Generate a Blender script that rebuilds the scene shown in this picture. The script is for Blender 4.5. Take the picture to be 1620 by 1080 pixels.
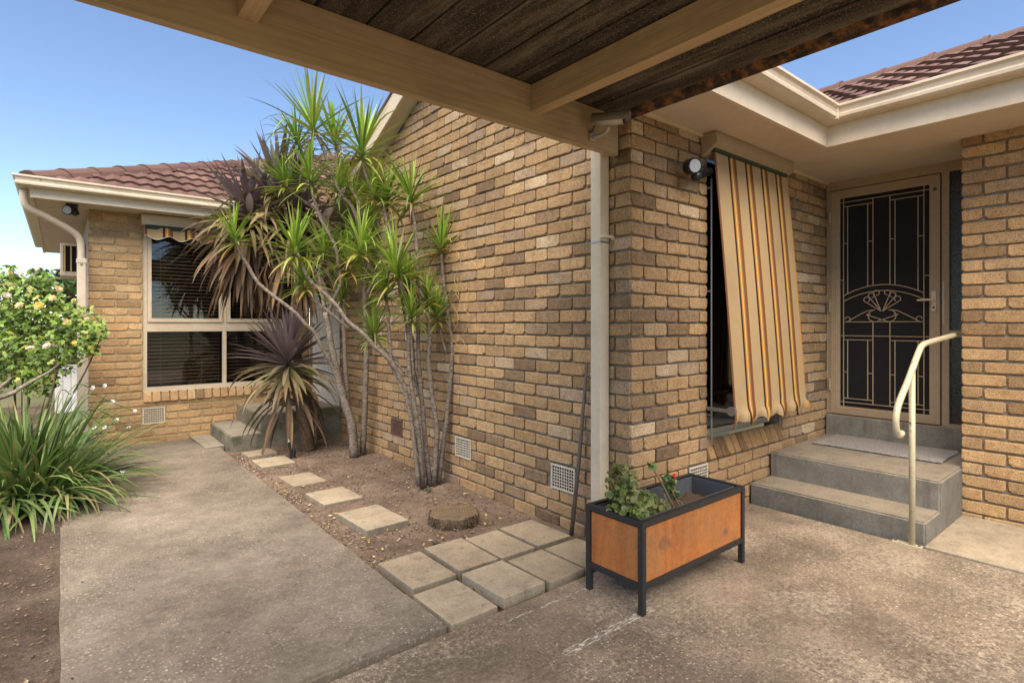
import bpy, bmesh, math, random
from mathutils import Vector, Matrix, noise as mnoise
R = math.radians
rnd = random.Random(7)
scene = bpy.context.scene
for o in list(bpy.data.objects):
    bpy.data.objects.remove(o)

# ------------------------------------------------------------------ camera
CAM_H = 1.28
FWD = Vector((0.632898, 0.774235, 0.0)); RGT = Vector((0.774235, -0.632898, 0.0))
FPX = 874.67; HOR = 513.0
cam_d = bpy.data.cameras.new('camera'); cam = bpy.data.objects.new('camera', cam_d)
scene.collection.objects.link(cam)
cam.location = (0, 0, CAM_H)
cam.rotation_euler = (R(90), 0, -math.atan2(FWD.x, FWD.y))
cam_d.sensor_width = 36.0
cam_d.lens = FPX / 1620 * 36
cam_d.shift_y = (HOR - 540) / 1620
cam_d.clip_start = 0.05; cam_d.clip_end = 2000
scene.camera = cam
scene.render.resolution_x = 1024; scene.render.resolution_y = 682

# ------------------------------------------------------------------ light
SUN_EL, SUN_AZ = R(60), math.atan2(-0.84, -0.54)      # azimuth of the sun, from +X towards +Y
world = bpy.data.worlds.new('World'); scene.world = world; world.use_nodes = True
wn = world.node_tree.nodes; wl = world.node_tree.links
for n in list(wn): wn.remove(n)
sky = wn.new('ShaderNodeTexSky'); sky.sky_type = 'NISHITA'; sky.sun_disc = False
sky.sun_elevation = SUN_EL; sky.sun_rotation = R(90) - SUN_AZ
sky.altitude = 2200; sky.air_density = 1.0; sky.dust_density = 0.0; sky.ozone_density = 1.0
bg = wn.new('ShaderNodeBackground'); bg.inputs['Strength'].default_value = 0.108
wo = wn.new('ShaderNodeOutputWorld')
wl.new(sky.outputs[0], bg.inputs[0]); wl.new(bg.outputs[0], wo.inputs[0])
sun_d = bpy.data.lights.new('sun', 'SUN'); sun = bpy.data.objects.new('sun', sun_d)
scene.collection.objects.link(sun)
sun_d.energy = 5.0; sun_d.angle = R(72); sun_d.color = (1.0, 0.885, 0.73)
sdir = Vector((math.cos(SUN_AZ) * math.cos(SUN_EL), math.sin(SUN_AZ) * math.cos(SUN_EL), math.sin(SUN_EL)))
sun.rotation_euler = (-sdir).to_track_quat('-Z', 'Y').to_euler()
sun.location = sdir * 20
vs = scene.view_settings
vs.view_transform = 'Standard'; vs.look = 'None'; vs.gamma = 1.0; vs.use_curve_mapping = False
vs.exposure = 1.26

# ------------------------------------------------------------------ helpers
def at(px, py, d):
    """a point at depth d (metres along the view axis) given where it was measured in the 1620 x 1080 survey picture"""
    p = FWD * d + RGT * (d * (px - 810) / FPX)
    return Vector((p.x, p.y, CAM_H + d * (HOR - py) / FPX))
def proj(p):
    d = FWD.x * p[0] + FWD.y * p[1]
    r = RGT.x * p[0] + RGT.y * p[1]
    if d < 0.2: return None
    return (810 + FPX * r / d, HOR - FPX * (p[2] - CAM_H) / d, d)

def link(o, parent=None):
    scene.collection.objects.link(o)
    if parent is not None: o.parent = parent
    return o
def mesh_of(bm, name='mesh', smooth=False, recalc=True):
    if recalc: bmesh.ops.recalc_face_normals(bm, faces=bm.faces[:])
    me = bpy.data.meshes.new(name); bm.to_mesh(me); bm.free()
    if smooth:
        for p in me.polygons: p.use_smooth = True
    return me
def obj(name, bm, mat, parent=None, smooth=False, kind=None, recalc=True):
    me = mesh_of(bm, name, smooth, recalc)
    for m in (mat if isinstance(mat, (list, tuple)) else [mat]): me.materials.append(m)
    o = link(bpy.data.objects.new(name, me), parent)
    if kind: o['kind'] = kind
    return o
def tag(o, label, cat, group=None):
    o['label'] = label; o['category'] = cat
    if group: o['group'] = group
    return o
def thing(name, label, cat, loc=(0, 0, 0), group=None):
    o = bpy.data.objects.new(name, None); o.empty_display_size = 0.1
    link(o); o.location = loc
    return tag(o, label, cat, group)
def under(parent, o):
    """parent o and keep where it stands (things are built in world coordinates)"""
    o.parent = parent
    o.matrix_parent_inverse = Matrix.Translation(-Vector(parent.location)) if parent.type == 'EMPTY' and parent.parent is None else Matrix()
    return o
def part(name, bm, mat, parent, smooth=False, kind=None, recalc=True):
    o = obj(name, bm, mat, None, smooth, kind, recalc)
    return under(parent, o)
def structure(name, bm, mat, smooth=False, recalc=True):
    o = obj(name, bm, mat, None, smooth, 'structure', recalc); return o

def box(bm, x0, y0, z0, x1, y1, z1, bev=0.0, mi=0):
    vs_ = [bm.verts.new(c) for c in ((x0,y0,z0),(x1,y0,z0),(x1,y1,z0),(x0,y1,z0),(x0,y0,z1),(x1,y0,z1),(x1,y1,z1),(x0,y1,z1))]
    fs = [bm.faces.new([vs_[i] for i in q]) for q in ((3,2,1,0),(4,5,6,7),(0,1,5,4),(1,2,6,5),(2,3,7,6),(3,0,4,7))]
    for f in fs: f.material_index = mi
    if bev > 0:
        es = list({e for f in fs for e in f.edges})
        bmesh.ops.bevel(bm, geom=es, offset=bev, segments=2, affect='EDGES', profile=0.6)
    return vs_
def newbox(*a, **k):
    bm = bmesh.new(); box(bm, *a, **k); return bm
def prism(bm, poly, ax, lo, hi):
    """polygon (2-D points) extruded along axis ax (0,1,2); poly coordinates are the two other axes in order"""
    def mk(p, t):
        c = list(p); c.insert(ax, t); return bm.verts.new(c)
    A = [mk(p, lo) for p in poly]; B = [mk(p, hi) for p in poly]
    n = len(poly)
    bm.faces.new(A); bm.faces.new(B[::-1])
    for i in range(n):
        bm.faces.new((A[i], B[i], B[(i+1) % n], A[(i+1) % n]))
def tube(bm, pts, rad, n=8, cap=True):
    pts = [Vector(p) for p in pts]
    if not isinstance(rad, (list, tuple)): rad = [rad] * len(pts)
    prev = None; rings = []
    for i, p in enumerate(pts):
        if i == 0: t = pts[1] - p
        elif i == len(pts) - 1: t = p - pts[i-1]
        else: t = pts[i+1] - pts[i-1]
        t.normalize()
        if prev is None:
            u = t.orthogonal().normalized()
        else:
            u = (prev - t * prev.dot(t))
            u = u.normalized() if u.length > 1e-6 else t.orthogonal().normalized()
        prev = u; w = t.cross(u)
        rings.append([bm.verts.new(p + (u * math.cos(2*math.pi*k/n) + w * math.sin(2*math.pi*k/n)) * rad[i]) for k in range(n)])
    for a, b in zip(rings, rings[1:]):
        for k in range(n):
            bm.faces.new((a[k], a[(k+1) % n], b[(k+1) % n], b[k]))
    if cap:
        bm.faces.new(rings[0][::-1]); bm.faces.new(rings[-1])
def smooth_path(pts, sub=4):
    """Catmull-Rom through pts"""
    pts = [Vector(p) for p in pts]
    P = [pts[0] * 2 - pts[1]] + pts + [pts[-1] * 2 - pts[-2]]
    out = []
    for i in range(1, len(P) - 2):
        p0, p1, p2, p3 = P[i-1], P[i], P[i+1], P[i+2]
        for k in range(sub):
            t = k / sub
            out.append(0.5 * ((2*p1) + (p2-p0)*t + (2*p0-5*p1+4*p2-p3)*t*t + (-p0+3*p1-3*p2+p3)*t**3))
    out.append(pts[-1]); return out
def cyl(bm, p0, p1, r, n=16, r1=None):
    tube(bm, [p0, p1], [r, r if r1 is None else r1], n)
def set_cols(me, cols_per_face):
    ca = me.color_attributes.new('col', 'FLOAT_COLOR', 'CORNER')
    i = 0
    for p, c in zip(me.polygons, cols_per_face):
        for li in p.loop_indices:
            ca.data[li].color = (c[0], c[1], c[2], 1.0)

# ------------------------------------------------------------------ materials
class NB:
    def __init__(s, name):
        s.m = bpy.data.materials.new(name); s.m.use_nodes = True
        s.t = s.m.node_tree; s.n = s.t.nodes; s.l = s.t.links
        s.b = s.n['Principled BSDF']; s.out = s.n['Material Output']
        s.geo = s.n.new('ShaderNodeNewGeometry'); s.pos = s.geo.outputs['Position']
    def v(s, sock, x):
        if hasattr(x, 'is_output') or hasattr(x, 'node'): s.l.new(x, sock)
        else: sock.default_value = x
    def noise(s, scale, detail=4, rough=0.55, vec=None, dist=0.0):
        n = s.n.new('ShaderNodeTexNoise'); n.inputs['Scale'].default_value = scale
        n.inputs['Detail'].default_value = detail; n.inputs['Roughness'].default_value = rough
        n.inputs['Distortion'].default_value = dist
        s.l.new(vec if vec is not None else s.pos, n.inputs['Vector']); return n.outputs[0]
    def voro(s, scale, out='Distance', vec=None, feature='F1'):
        n = s.n.new('ShaderNodeTexVoronoi'); n.inputs['Scale'].default_value = scale; n.feature = feature
        s.l.new(vec if vec is not None else s.pos, n.inputs['Vector']); return n.outputs[out]
    def scale(s, sx, sy, sz, vec=None):
        n = s.n.new('ShaderNodeMapping'); n.inputs['Scale'].default_value = (sx, sy, sz)
        s.l.new(vec if vec is not None else s.pos, n.inputs['Vector']); return n.outputs[0]
    def ramp(s, fac, stops, interp='LINEAR'):
        n = s.n.new('ShaderNodeValToRGB'); cr = n.color_ramp; cr.interpolation = interp
        while len(cr.elements) < len(stops): cr.elements.new(0.5)
        for e, (p, c) in zip(cr.elements, stops):
            e.position = p; e.color = (c[0], c[1], c[2], 1) if isinstance(c, (tuple, list)) else (c, c, c, 1)
        s.v(n.inputs[0], fac); return n.outputs[0]
    def mix(s, fac, a, b, mode='MIX'):
        n = s.n.new('ShaderNodeMix'); n.data_type = 'RGBA'; n.blend_type = mode
        n.clamp_factor = True
        s.v(n.inputs[0], fac)
        for k, x in ((6, a), (7, b)):
            if isinstance(x, (tuple, list)): n.inputs[k].default_value = (x[0], x[1], x[2], 1)
            else: s.v(n.inputs[k], x)
        return n.outputs[2]
    def math(s, op, a, b=0.5, c=None):
        n = s.n.new('ShaderNodeMath'); n.operation = op
        s.v(n.inputs[0], a); s.v(n.inputs[1], b)
        if c is not None: s.v(n.inputs[2], c)
        return n.outputs[0]
    def sep(s, vec=None):
        n = s.n.new('ShaderNodeSeparateXYZ'); s.l.new(vec if vec is not None else s.pos, n.inputs[0]); return n.outputs
    def bump(s, h, strength=0.5, dist=0.01, prev=None):
        n = s.n.new('ShaderNodeBump'); n.inputs['Strength'].default_value = strength; n.inputs['Distance'].default_value = dist
        s.l.new(h, n.inputs['Height'])
        if prev is not None: s.l.new(prev, n.inputs['Normal'])
        return n.outputs[0]
    def done(s, col, rough=0.8, normal=None, spec=0.3, metal=0.0):
        s.v(s.b.inputs['Base Color'], (col[0], col[1], col[2], 1) if isinstance(col, (tuple, list)) else col)
        s.v(s.b.inputs['Roughness'], rough)
        s.b.inputs['Specular IOR Level'].default_value = spec
        s.b.inputs['Metallic'].default_value = metal
        if normal is not None: s.l.new(normal, s.b.inputs['Normal'])
        return s.m

def paint(name, col, rough=0.5, var=0.12, grime=0.25, grime_col=(0.16, 0.11, 0.06), bump=0.15, spec=0.35, gscale=3.0):
    b = NB(name)
    f1 = b.ramp(b.noise(gscale, 6, 0.65), [(0.45, 0.0), (0.75, 1.0)])
    f2 = b.noise(28, 3)
    c = b.mix(b.math('MULTIPLY', f1, grime), col, grime_col)
    c = b.mix(var, c, b.ramp(f2, [(0.3, 0.25), (0.7, 0.9)]), 'SOFT_LIGHT')
    return b.done(c, rough, b.bump(b.noise(90, 3), bump, 0.003), spec)

def brick_mat(name, stops, mortar_tint):
    b = NB(name)
    oi = b.n.new('ShaderNodeObjectInfo')
    r = b.math('FRACT', b.math('ADD', oi.outputs['Random'], b.geo.outputs['Random Per Island']))
    r2 = b.math('FRACT', b.math('MULTIPLY', r, 13.7))
    base = b.ramp(r, stops)
    base = b.mix(0.35, base, b.ramp(r2, [(0, (0.55, 0.5, 0.45)), (1, (0.95, 0.92, 0.88))]), 'MULTIPLY')
    # kiln flashing: one end or a band of a brick is browner
    fl = b.ramp(b.noise(6.5, 3, 0.6), [(0.44, 0.0), (0.62, 1.0)])
    base = b.mix(b.math('MULTIPLY', fl, 0.3), base, (0.24, 0.15, 0.08))
    sp = b.ramp(b.noise(130, 3, 0.75), [(0.34, 0.2), (0.5, 0.95), (0.66, 1.35)])
    base = b.mix(0.7, base, sp, 'MULTIPLY')
    mo = b.ramp(b.noise(26, 4, 0.7), [(0.3, 0.55), (0.5, 1.0), (0.7, 1.25)])
    base = b.mix(0.6, base, mo, 'MULTIPLY')
    pit = b.ramp(b.voro(75), [(0.06, 0.0), (0.17, 1.0)])
    pm = b.ramp(b.noise(20, 3), [(0.5, 1.0), (0.62, 0.0)])
    pit = b.math('MAXIMUM', pit, pm)
    base = b.mix(b.math('SUBTRACT', 1.0, pit), base, (0.07, 0.045, 0.03))
    # smeared mortar
    sm = b.ramp(b.noise(9, 5, 0.7), [(0.62, 0.0), (0.74, 1.0)])
    base = b.mix(b.math('MULTIPLY', sm, 0.35), base, mortar_tint)
    h = b.math('ADD', b.math('MULTIPLY', b.noise(120, 4, 0.7), 0.6), b.math('MULTIPLY', b.noise(22, 4), 0.8))
    h = b.math('ADD', h, b.math('MULTIPLY', pit, 0.5))
    return b.done(base, 0.92, b.bump(h, 0.75, 0.006), 0.15)

SAND = [(0.0, (0.215, 0.142, 0.085)), (0.1, (0.295, 0.20, 0.122)), (0.24, (0.38, 0.25, 0.135)), (0.45, (0.47, 0.305, 0.155)),
        (0.64, (0.42, 0.278, 0.15)), (0.8, (0.53, 0.355, 0.19)), (0.9, (0.35, 0.25, 0.168)), (1.0, (0.62, 0.47, 0.30))]
GOLD = [(0.0, (0.30, 0.19, 0.10)), (0.2, (0.42, 0.27, 0.14)), (0.45, (0.51, 0.325, 0.16)), (0.65, (0.56, 0.36, 0.18)),
        (0.85, (0.45, 0.30, 0.165)), (1.0, (0.60, 0.41, 0.22))]
MT = {}
MT['brick_sand'] = brick_mat('brick_sand', SAND, (0.42, 0.36, 0.28))
MT['brick_gold'] = brick_mat('brick_gold', GOLD, (0.45, 0.36, 0.24))
MT['brick_sill'] = brick_mat('brick_sill', [(0, (0.20, 0.12, 0.06)), (0.5, (0.32, 0.19, 0.09)), (1, (0.42, 0.26, 0.12))], (0.35, 0.28, 0.2))
def mortar(name, c):
    b = NB(name)
    f = b.noise(45, 5, 0.7)
    col = b.mix(b.ramp(f, [(0.35, 0), (0.7, 1)]), tuple(x * 0.62 for x in c), c)
    return b.done(col, 0.95, b.bump(b.noise(110, 4, 0.7), 0.9, 0.008), 0.1)
MT['mortar'] = mortar('mortar', (0.28, 0.232, 0.175))
MT['mortar_gold'] = mortar('mortar_gold', (0.46, 0.34, 0.19))
MT['pink_grey'] = paint('pink_grey', (0.36, 0.29, 0.26), 0.85)  # plain pinkish grey for the wing's side wall, no bricks
MT['cream'] = paint('cream_paint', (0.60, 0.50, 0.37), 0.45, grime=0.28, grime_col=(0.26, 0.18, 0.10))
MT['gutter'] = paint('gutter_paint', (0.58, 0.48, 0.36), 0.35, grime=0.3, grime_col=(0.24, 0.16, 0.09), spec=0.5)
MT['soffit'] = paint('soffit_paint', (0.56, 0.465, 0.36), 0.7, grime=0.35, grime_col=(0.30, 0.21, 0.13), gscale=1.4)
MT['frame_tan'] = paint('door_frame_paint', (0.36, 0.27, 0.175), 0.45, grime=0.15)
MT['white_door'] = paint('white_door_paint', (0.66, 0.62, 0.54), 0.5)
MT['win_frame'] = paint('window_frame_paint', (0.52, 0.43, 0.31), 0.5, grime=0.35, grime_col=(0.25, 0.16, 0.08))
def timber(name, col, along):
    b = NB(name)
    st = (2.5, 60, 60) if along == 'x' else (60, 2.5, 60)
    g = b.noise(1.0, 5, 0.65, b.scale(*st))
    c = b.mix(b.ramp(g, [(0.35, 0.0), (0.7, 1.0)]), tuple(x * 0.72 for x in col), col)
    k = b.ramp(b.noise(2.2, 5, 0.65), [(0.5, 0.0), (0.78, 1.0)])
    c = b.mix(b.math('MULTIPLY', k, 0.3), c, (0.13, 0.085, 0.045))
    return b.done(c, 0.6, b.bump(g, 0.35, 0.004), 0.3)
MT['beam'] = timber('beam_paint', (0.50, 0.365, 0.215), 'x')
MT['rafter'] = timber('rafter_paint', (0.52, 0.37, 0.21), 'y')
b = NB('roof_tile')
oi = b.n.new('ShaderNodeObjectInfo')
r = b.math('FRACT', b.math('ADD', oi.outputs['Random'], b.geo.outputs['Random Per Island']))
c = b.ramp(r, [(0, (0.07, 0.034, 0.027)), (0.5, (0.105, 0.052, 0.04)), (0.8, (0.088, 0.044, 0.034)), (1, (0.165, 0.095, 0.072))])
c = b.mix(b.ramp(b.noise(14, 5, 0.7), [(0.48, 0), (0.72, 0.7)]), c, (0.09, 0.055, 0.045))
c = b.mix(b.ramp(b.noise(60, 3), [(0.6, 0), (0.75, 0.4)]), c, (0.30, 0.20, 0.15))
MT['tile'] = b.done(c, 0.75, b.bump(b.noise(120, 3), 0.4, 0.004), 0.3)
b = NB('deck_board')
g = b.noise(1.0, 6, 0.7, b.scale(14, 1.6, 14))
c = b.ramp(g, [(0.3, (0.018, 0.014, 0.011)), (0.48, (0.055, 0.044, 0.034)), (0.7, (0.17, 0.138, 0.106))])
c = b.mix(b.ramp(b.noise(150, 2), [(0.58, 0.0), (0.68, 0.7)]), c, (0.30, 0.23, 0.16))
MT['deck'] = b.done(c, 0.85, b.bump(b.noise(130, 4, 0.7), 0.6, 0.004), 0.2)
b = NB('rusty_steel')
f = b.noise(16, 6, 0.7)
c = b.ramp(f, [(0.38, (0.02, 0.015, 0.012)), (0.5, (0.06, 0.035, 0.02)), (0.6, (0.20, 0.085, 0.03)), (0.75, (0.30, 0.14, 0.05))])
MT['rust'] = b.done(c, 0.85, b.bump(f, 0.6, 0.006), 0.3)
# exposed-aggregate concrete of the path
b = NB('path_concrete')
big = b.noise(1.3, 5, 0.6); med = b.noise(7, 5, 0.65)
base = b.ramp(big, [(0.3, (0.135, 0.108, 0.083)), (0.5, (0.195, 0.16, 0.124)), (0.72, (0.265, 0.22, 0.172))])
base = b.mix(0.7, base, b.ramp(med, [(0.3, 0.6), (0.7, 1.18)]), 'MULTIPLY')
base = b.mix(0.6, base, b.ramp(b.noise(45, 4, 0.75), [(0.3, 0.5), (0.7, 1.3)]), 'MULTIPLY')
cellc = b.n.new('ShaderNodeSeparateColor'); b.l.new(b.voro(72, 'Color'), cellc.inputs[0])
dist = b.voro(72)
peb = b.math('MULTIPLY', b.ramp(dist, [(0.28, 1.0), (0.46, 0.0)]), b.ramp(cellc.outputs[0], [(0.35, 0.0), (0.42, 1.0)]))
pc = b.ramp(cellc.outputs[1], [(0, (0.50, 0.42, 0.33)), (0.35, (0.36, 0.28, 0.20)), (0.55, (0.09, 0.07, 0.055)), (0.75, (0.13, 0.10, 0.08)), (1, (0.66, 0.58, 0.47))])
wear = b.ramp(b.noise(2.3, 4, 0.6), [(0.36, 0.06), (0.64, 0.55)])
base = b.mix(b.math('MULTIPLY', peb, wear), base, pc)
st = b.ramp(b.noise(0.75, 3, 0.5), [(0.5, 0.0), (0.7, 1.0)])
base = b.mix(b.math('MULTIPLY', st, 0.35), base, (0.115, 0.09, 0.07))
h = b.math('ADD', b.math('MULTIPLY', peb, 0.6), b.noise(160, 4, 0.7))
MT['path'] = b.done(base, 0.9, b.bump(h, 0.6, 0.004), 0.2)
# brown stained slab of the carport, with chalky streaks
b = NB('carport_concrete')
big = b.noise(0.9, 5, 0.62); med = b.noise(4.5, 6, 0.68); fine = b.noise(70, 4, 0.7)
base = b.ramp(big, [(0.28, (0.15, 0.112, 0.08)), (0.46, (0.22, 0.167, 0.12)), (0.62, (0.28, 0.215, 0.155)), (0.78, (0.34, 0.265, 0.195))])
base = b.mix(0.75, base, b.ramp(med, [(0.3, 0.5), (0.5, 0.95), (0.72, 1.25)]), 'MULTIPLY')
gr = b.ramp(b.noise(1.6, 4, 0.55, None, 0.6), [(0.5, 0.0), (0.64, 1.0)])
base = b.mix(b.math('MULTIPLY', gr, 0.45), base, (0.115, 0.098, 0.07))
grain = b.noise(34, 6, 0.8)
lz = b.math('ADD', b.math('MULTIPLY', grain, 0.5), b.math('MULTIPLY', b.noise(1.5, 4, 0.55), 0.55))
base = b.mix(b.math('MULTIPLY', b.ramp(lz, [(0.53, 0.0), (0.62, 1.0)]), 0.6), base, (0.44, 0.36, 0.265))
n2 = b.noise(1.0, 4, 0.55, b.scale(1.25, 1.25, 1.0))
dz = b.math('ADD', b.math('MULTIPLY', grain, -0.5), b.math('MULTIPLY', n2, 0.6))
base = b.mix(b.math('MULTIPLY', b.ramp(dz, [(0.05, 0.0), (0.13, 1.0)]), 0.55), base, (0.115, 0.09, 0.068))
cellc = b.n.new('ShaderNodeSeparateColor'); b.l.new(b.voro(85, 'Color'), cellc.inputs[0])
dist = b.voro(85)
zone = b.ramp(b.noise(1.1, 3, 0.5), [(0.42, 0.0), (0.58, 1.0)])
peb = b.math('MULTIPLY', b.math('MULTIPLY', b.ramp(dist, [(0.25, 1.0), (0.45, 0.0)]), b.ramp(cellc.outputs[0], [(0.4, 0.0), (0.5, 1.0)])), zone)
base = b.mix(b.math('MULTIPLY', peb, 0.8), base, b.ramp(cellc.outputs[1], [(0, (0.075, 0.055, 0.042)), (0.45, (0.11, 0.08, 0.06)), (0.6, (0.34, 0.25, 0.17)), (1, (0.60, 0.49, 0.36))]))
base = b.mix(0.75, base, b.ramp(fine, [(0.3, 0.45), (0.5, 0.95), (0.7, 1.35)]), 'MULTIPLY')
xyz = b.sep()
def streak(b, x0, x1, yc, slope, hw):
    ly = b.math('SUBTRACT', xyz[1], b.math('MULTIPLY_ADD', b.math('SUBTRACT', xyz[0], x0), slope, yc))
    m = b.math('LESS_THAN', b.math('ABSOLUTE', ly), hw)
    m = b.math('MULTIPLY', m, b.math('GREATER_THAN', xyz[0], x0)); m = b.math('MULTIPLY', m, b.math('LESS_THAN', xyz[0], x1))
    return m
nz = b.ramp(b.noise(1.0, 5, 0.75, b.scale(25, 130, 1)), [(0.5, 0.0), (0.6, 1.0)])
m = b.math('MAXIMUM', streak(b, 1.55, 2.12, 1.572, 0.0, 0.020), streak(b, 1.49, 2.06, 1.905, -0.02, 0.008))
base = b.mix(b.math('MULTIPLY', b.math('MULTIPLY', m, nz), 0.85), base, (0.66, 0.62, 0.56))
MT['slab'] = b.done(base, 0.88, b.bump(b.math('ADD', fine, b.math('MULTIPLY', peb, 0.5)), 0.5, 0.004), 0.2)
def concrete(name, c0, c1, dirt, green=0.0):
    b = NB(name)
    big = b.noise(2.6, 6, 0.66)
    base = b.mix(b.ramp(big, [(0.32, 0), (0.68, 1)]), c0, c1)
    base = b.mix(0.5, base, b.ramp(b.noise(11, 5, 0.7), [(0.3, 0.6), (0.7, 1.15)]), 'MULTIPLY')
    grit = b.ramp(b.noise(75, 4, 0.75), [(0.3, 0.55), (0.5, 1.0), (0.7, 1.25)])
    nrm = b.sep(b.geo.outputs['Normal'])
    up = b.ramp(nrm[2], [(0.5, 0.0), (0.85, 1.0)])
    base = b.mix(b.math('MULTIPLY', up, 0.75), base, b.mix(b.ramp(b.noise(3.5, 5), [(0.35, 0), (0.7, 1)]), dirt, tuple(x * 1.35 for x in dirt)))  # browner upward faces: settled dirt, plus the sky's tread-riser contrast painted in
    if green > 0:
        g = b.ramp(b.noise(5, 5, 0.65), [(0.46, 0.0), (0.62, 1.0)])
        base = b.mix(b.math('MULTIPLY', b.math('MULTIPLY', g, b.math('SUBTRACT', 1.0, up)), green), base, (0.055, 0.07, 0.028))
    blot = b.ramp(b.noise(6.5, 5, 0.65), [(0.5, 0.0), (0.68, 1.0)])
    base = b.mix(b.math('MULTIPLY', blot, 0.4), base, tuple(x * 0.5 for x in dirt))
    base = b.mix(0.65, base, grit, 'MULTIPLY')
    st = b.ramp(b.noise(1.0, 4, 0.6, b.scale(16, 16, 1.5)), [(0.55, 0.0), (0.75, 1.0)])
    base = b.mix(b.math('MULTIPLY', st, 0.5), base, (0.075, 0.066, 0.055))
    pit = b.ramp(b.voro(60), [(0.05, 1.0), (0.12, 0.0)])
    pitm = b.math('MULTIPLY', pit, b.ramp(b.noise(12, 2), [(0.55, 0.0), (0.62, 1.0)]))
    base = b.mix(pitm, base, (0.05, 0.045, 0.04))
    return b.done(base, 0.85, b.bump(b.noise(95, 5, 0.7), 0.45, 0.004), 0.25)
MT['steps'] = concrete('step_concrete', (0.155, 0.145, 0.122), (0.255, 0.24, 0.205), (0.27, 0.217, 0.155))
MT['landing'] = concrete('mossy_concrete', (0.14, 0.125, 0.095), (0.235, 0.21, 0.165), (0.26, 0.225, 0.175), 0.8)
MT['paver'] = concrete('paver_concrete', (0.205, 0.166, 0.117), (0.29, 0.236, 0.17), (0.285, 0.225, 0.152))
MT['paver_pale'] = concrete('pale_paver_concrete', (0.235, 0.195, 0.14), (0.31, 0.258, 0.19), (0.32, 0.257, 0.177))
MT['strip'] = concrete('strip_concrete', (0.26, 0.215, 0.16), (0.36, 0.30, 0.225), (0.33, 0.265, 0.185))
b = NB('soil')
big = b.noise(2.2, 6, 0.7); fi = b.noise(60, 5, 0.75)
c = b.ramp(big, [(0.3, (0.10, 0.07, 0.051)), (0.5, (0.18, 0.13, 0.096)), (0.72, (0.28, 0.21, 0.16))])
c = b.mix(0.7, c, b.ramp(fi, [(0.3, 0.45), (0.5, 0.95), (0.7, 1.3)]), 'MULTIPLY')
c = b.mix(b.ramp(b.voro(130), [(0.08, 0.6), (0.2, 0.0)]), c, (0.36, 0.29, 0.22))
MT['soil'] = b.done(c, 0.97, b.bump(b.math('ADD', fi, b.noise(18, 4)), 0.9, 0.012), 0.1)
b = NB('dark_soil')
big = b.noise(2.6, 6, 0.7); fi = b.noise(55, 5, 0.8)
c = b.ramp(big, [(0.3, (0.06, 0.043, 0.033)), (0.5, (0.105, 0.075, 0.057)), (0.72, (0.19, 0.14, 0.108))])
c = b.mix(0.8, c, b.ramp(fi, [(0.3, 0.4), (0.5, 0.95), (0.7, 1.4)]), 'MULTIPLY')
c = b.mix(b.ramp(b.voro(120), [(0.08, 0.7), (0.2, 0.0)]), c, (0.36, 0.27, 0.2))
MT['dark_soil'] = b.done(c, 0.97, b.bump(b.math('ADD', fi, b.noise(18, 4)), 1.0, 0.014), 0.1)
b = NB('bark_chip')
at_ = b.n.new('ShaderNodeAttribute'); at_.attribute_name = 'col'
MT['chips'] = b.done(at_.outputs['Color'], 0.9, None, 0.15)
def leaf_mat(name, rough=0.45, trans=0.25):
    b = NB(name)
    a = b.n.new('ShaderNodeAttribute'); a.attribute_name = 'col'
    c = b.mix(0.35, a.outputs['Color'], b.ramp(b.noise(30, 3), [(0.3, 0.55), (0.7, 1.1)]), 'MULTIPLY')
    b.done(c, rough, None, 0.4)
    t = b.n.new('ShaderNodeBsdfTranslucent'); b.l.new(c, t.inputs[0])
    mx = b.n.new('ShaderNodeMixShader'); mx.inputs[0].default_value = trans
    b.l.new(b.b.outputs[0], mx.inputs[1]); b.l.new(t.outputs[0], mx.inputs[2]); b.l.new(mx.outputs[0], b.out.inputs[0])
    return b.m
MT['leaf'] = leaf_mat('leaf')
MT['dry_leaf'] = leaf_mat('dry_leaf', 0.8, 0.15)
MT['petal'] = leaf_mat('petal', 0.6, 0.35)
b = NB('dracaena_bark')
ring = b.noise(1.0, 3, 0.6, b.scale(30, 30, 95))
c = b.ramp(ring, [(0.35, (0.08, 0.062, 0.048)), (0.5, (0.175, 0.142, 0.114)), (0.68, (0.29, 0.25, 0.21))])
c = b.mix(b.ramp(b.noise(6, 4), [(0.45, 0), (0.7, 0.55)]), c, (0.15, 0.115, 0.085))
MT['bark'] = b.done(c, 0.9, b.bump(ring, 0.7, 0.006), 0.15)
b = NB('cordyline_bark')
ring = b.noise(1.0, 4, 0.65, b.scale(40, 40, 60))
MT['bark_dark'] = b.done(b.ramp(ring, [(0.35, (0.05, 0.035, 0.022)), (0.6, (0.13, 0.09, 0.06)), (0.75, (0.2, 0.15, 0.1))]), 0.95, b.bump(ring, 0.9, 0.01), 0.1)
b = NB('stump_wood')
o_ = b.n.new('ShaderNodeTexCoord'); sx = b.sep(o_.outputs['Object'])
rad = b.math('SQRT', b.math('ADD', b.math('MULTIPLY', sx[0], sx[0]), b.math('MULTIPLY', sx[1], sx[1])))
rg = b.math('SINE', b.math('MULTIPLY', b.math('ADD', rad, b.math('MULTIPLY', b.noise(9, 4), 0.03)), 320.0))
c = b.mix(b.math('MULTIPLY_ADD', rg, 0.5, 0.5), (0.125, 0.086, 0.053), (0.20, 0.145, 0.09))
c = b.mix(b.ramp(b.noise(18, 5, 0.7), [(0.4, 0.0), (0.7, 0.7)]), c, (0.075, 0.052, 0.034))
MT['stump'] = b.done(c, 0.95, b.bump(b.noise(70, 5), 0.6, 0.006), 0.1)
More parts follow.
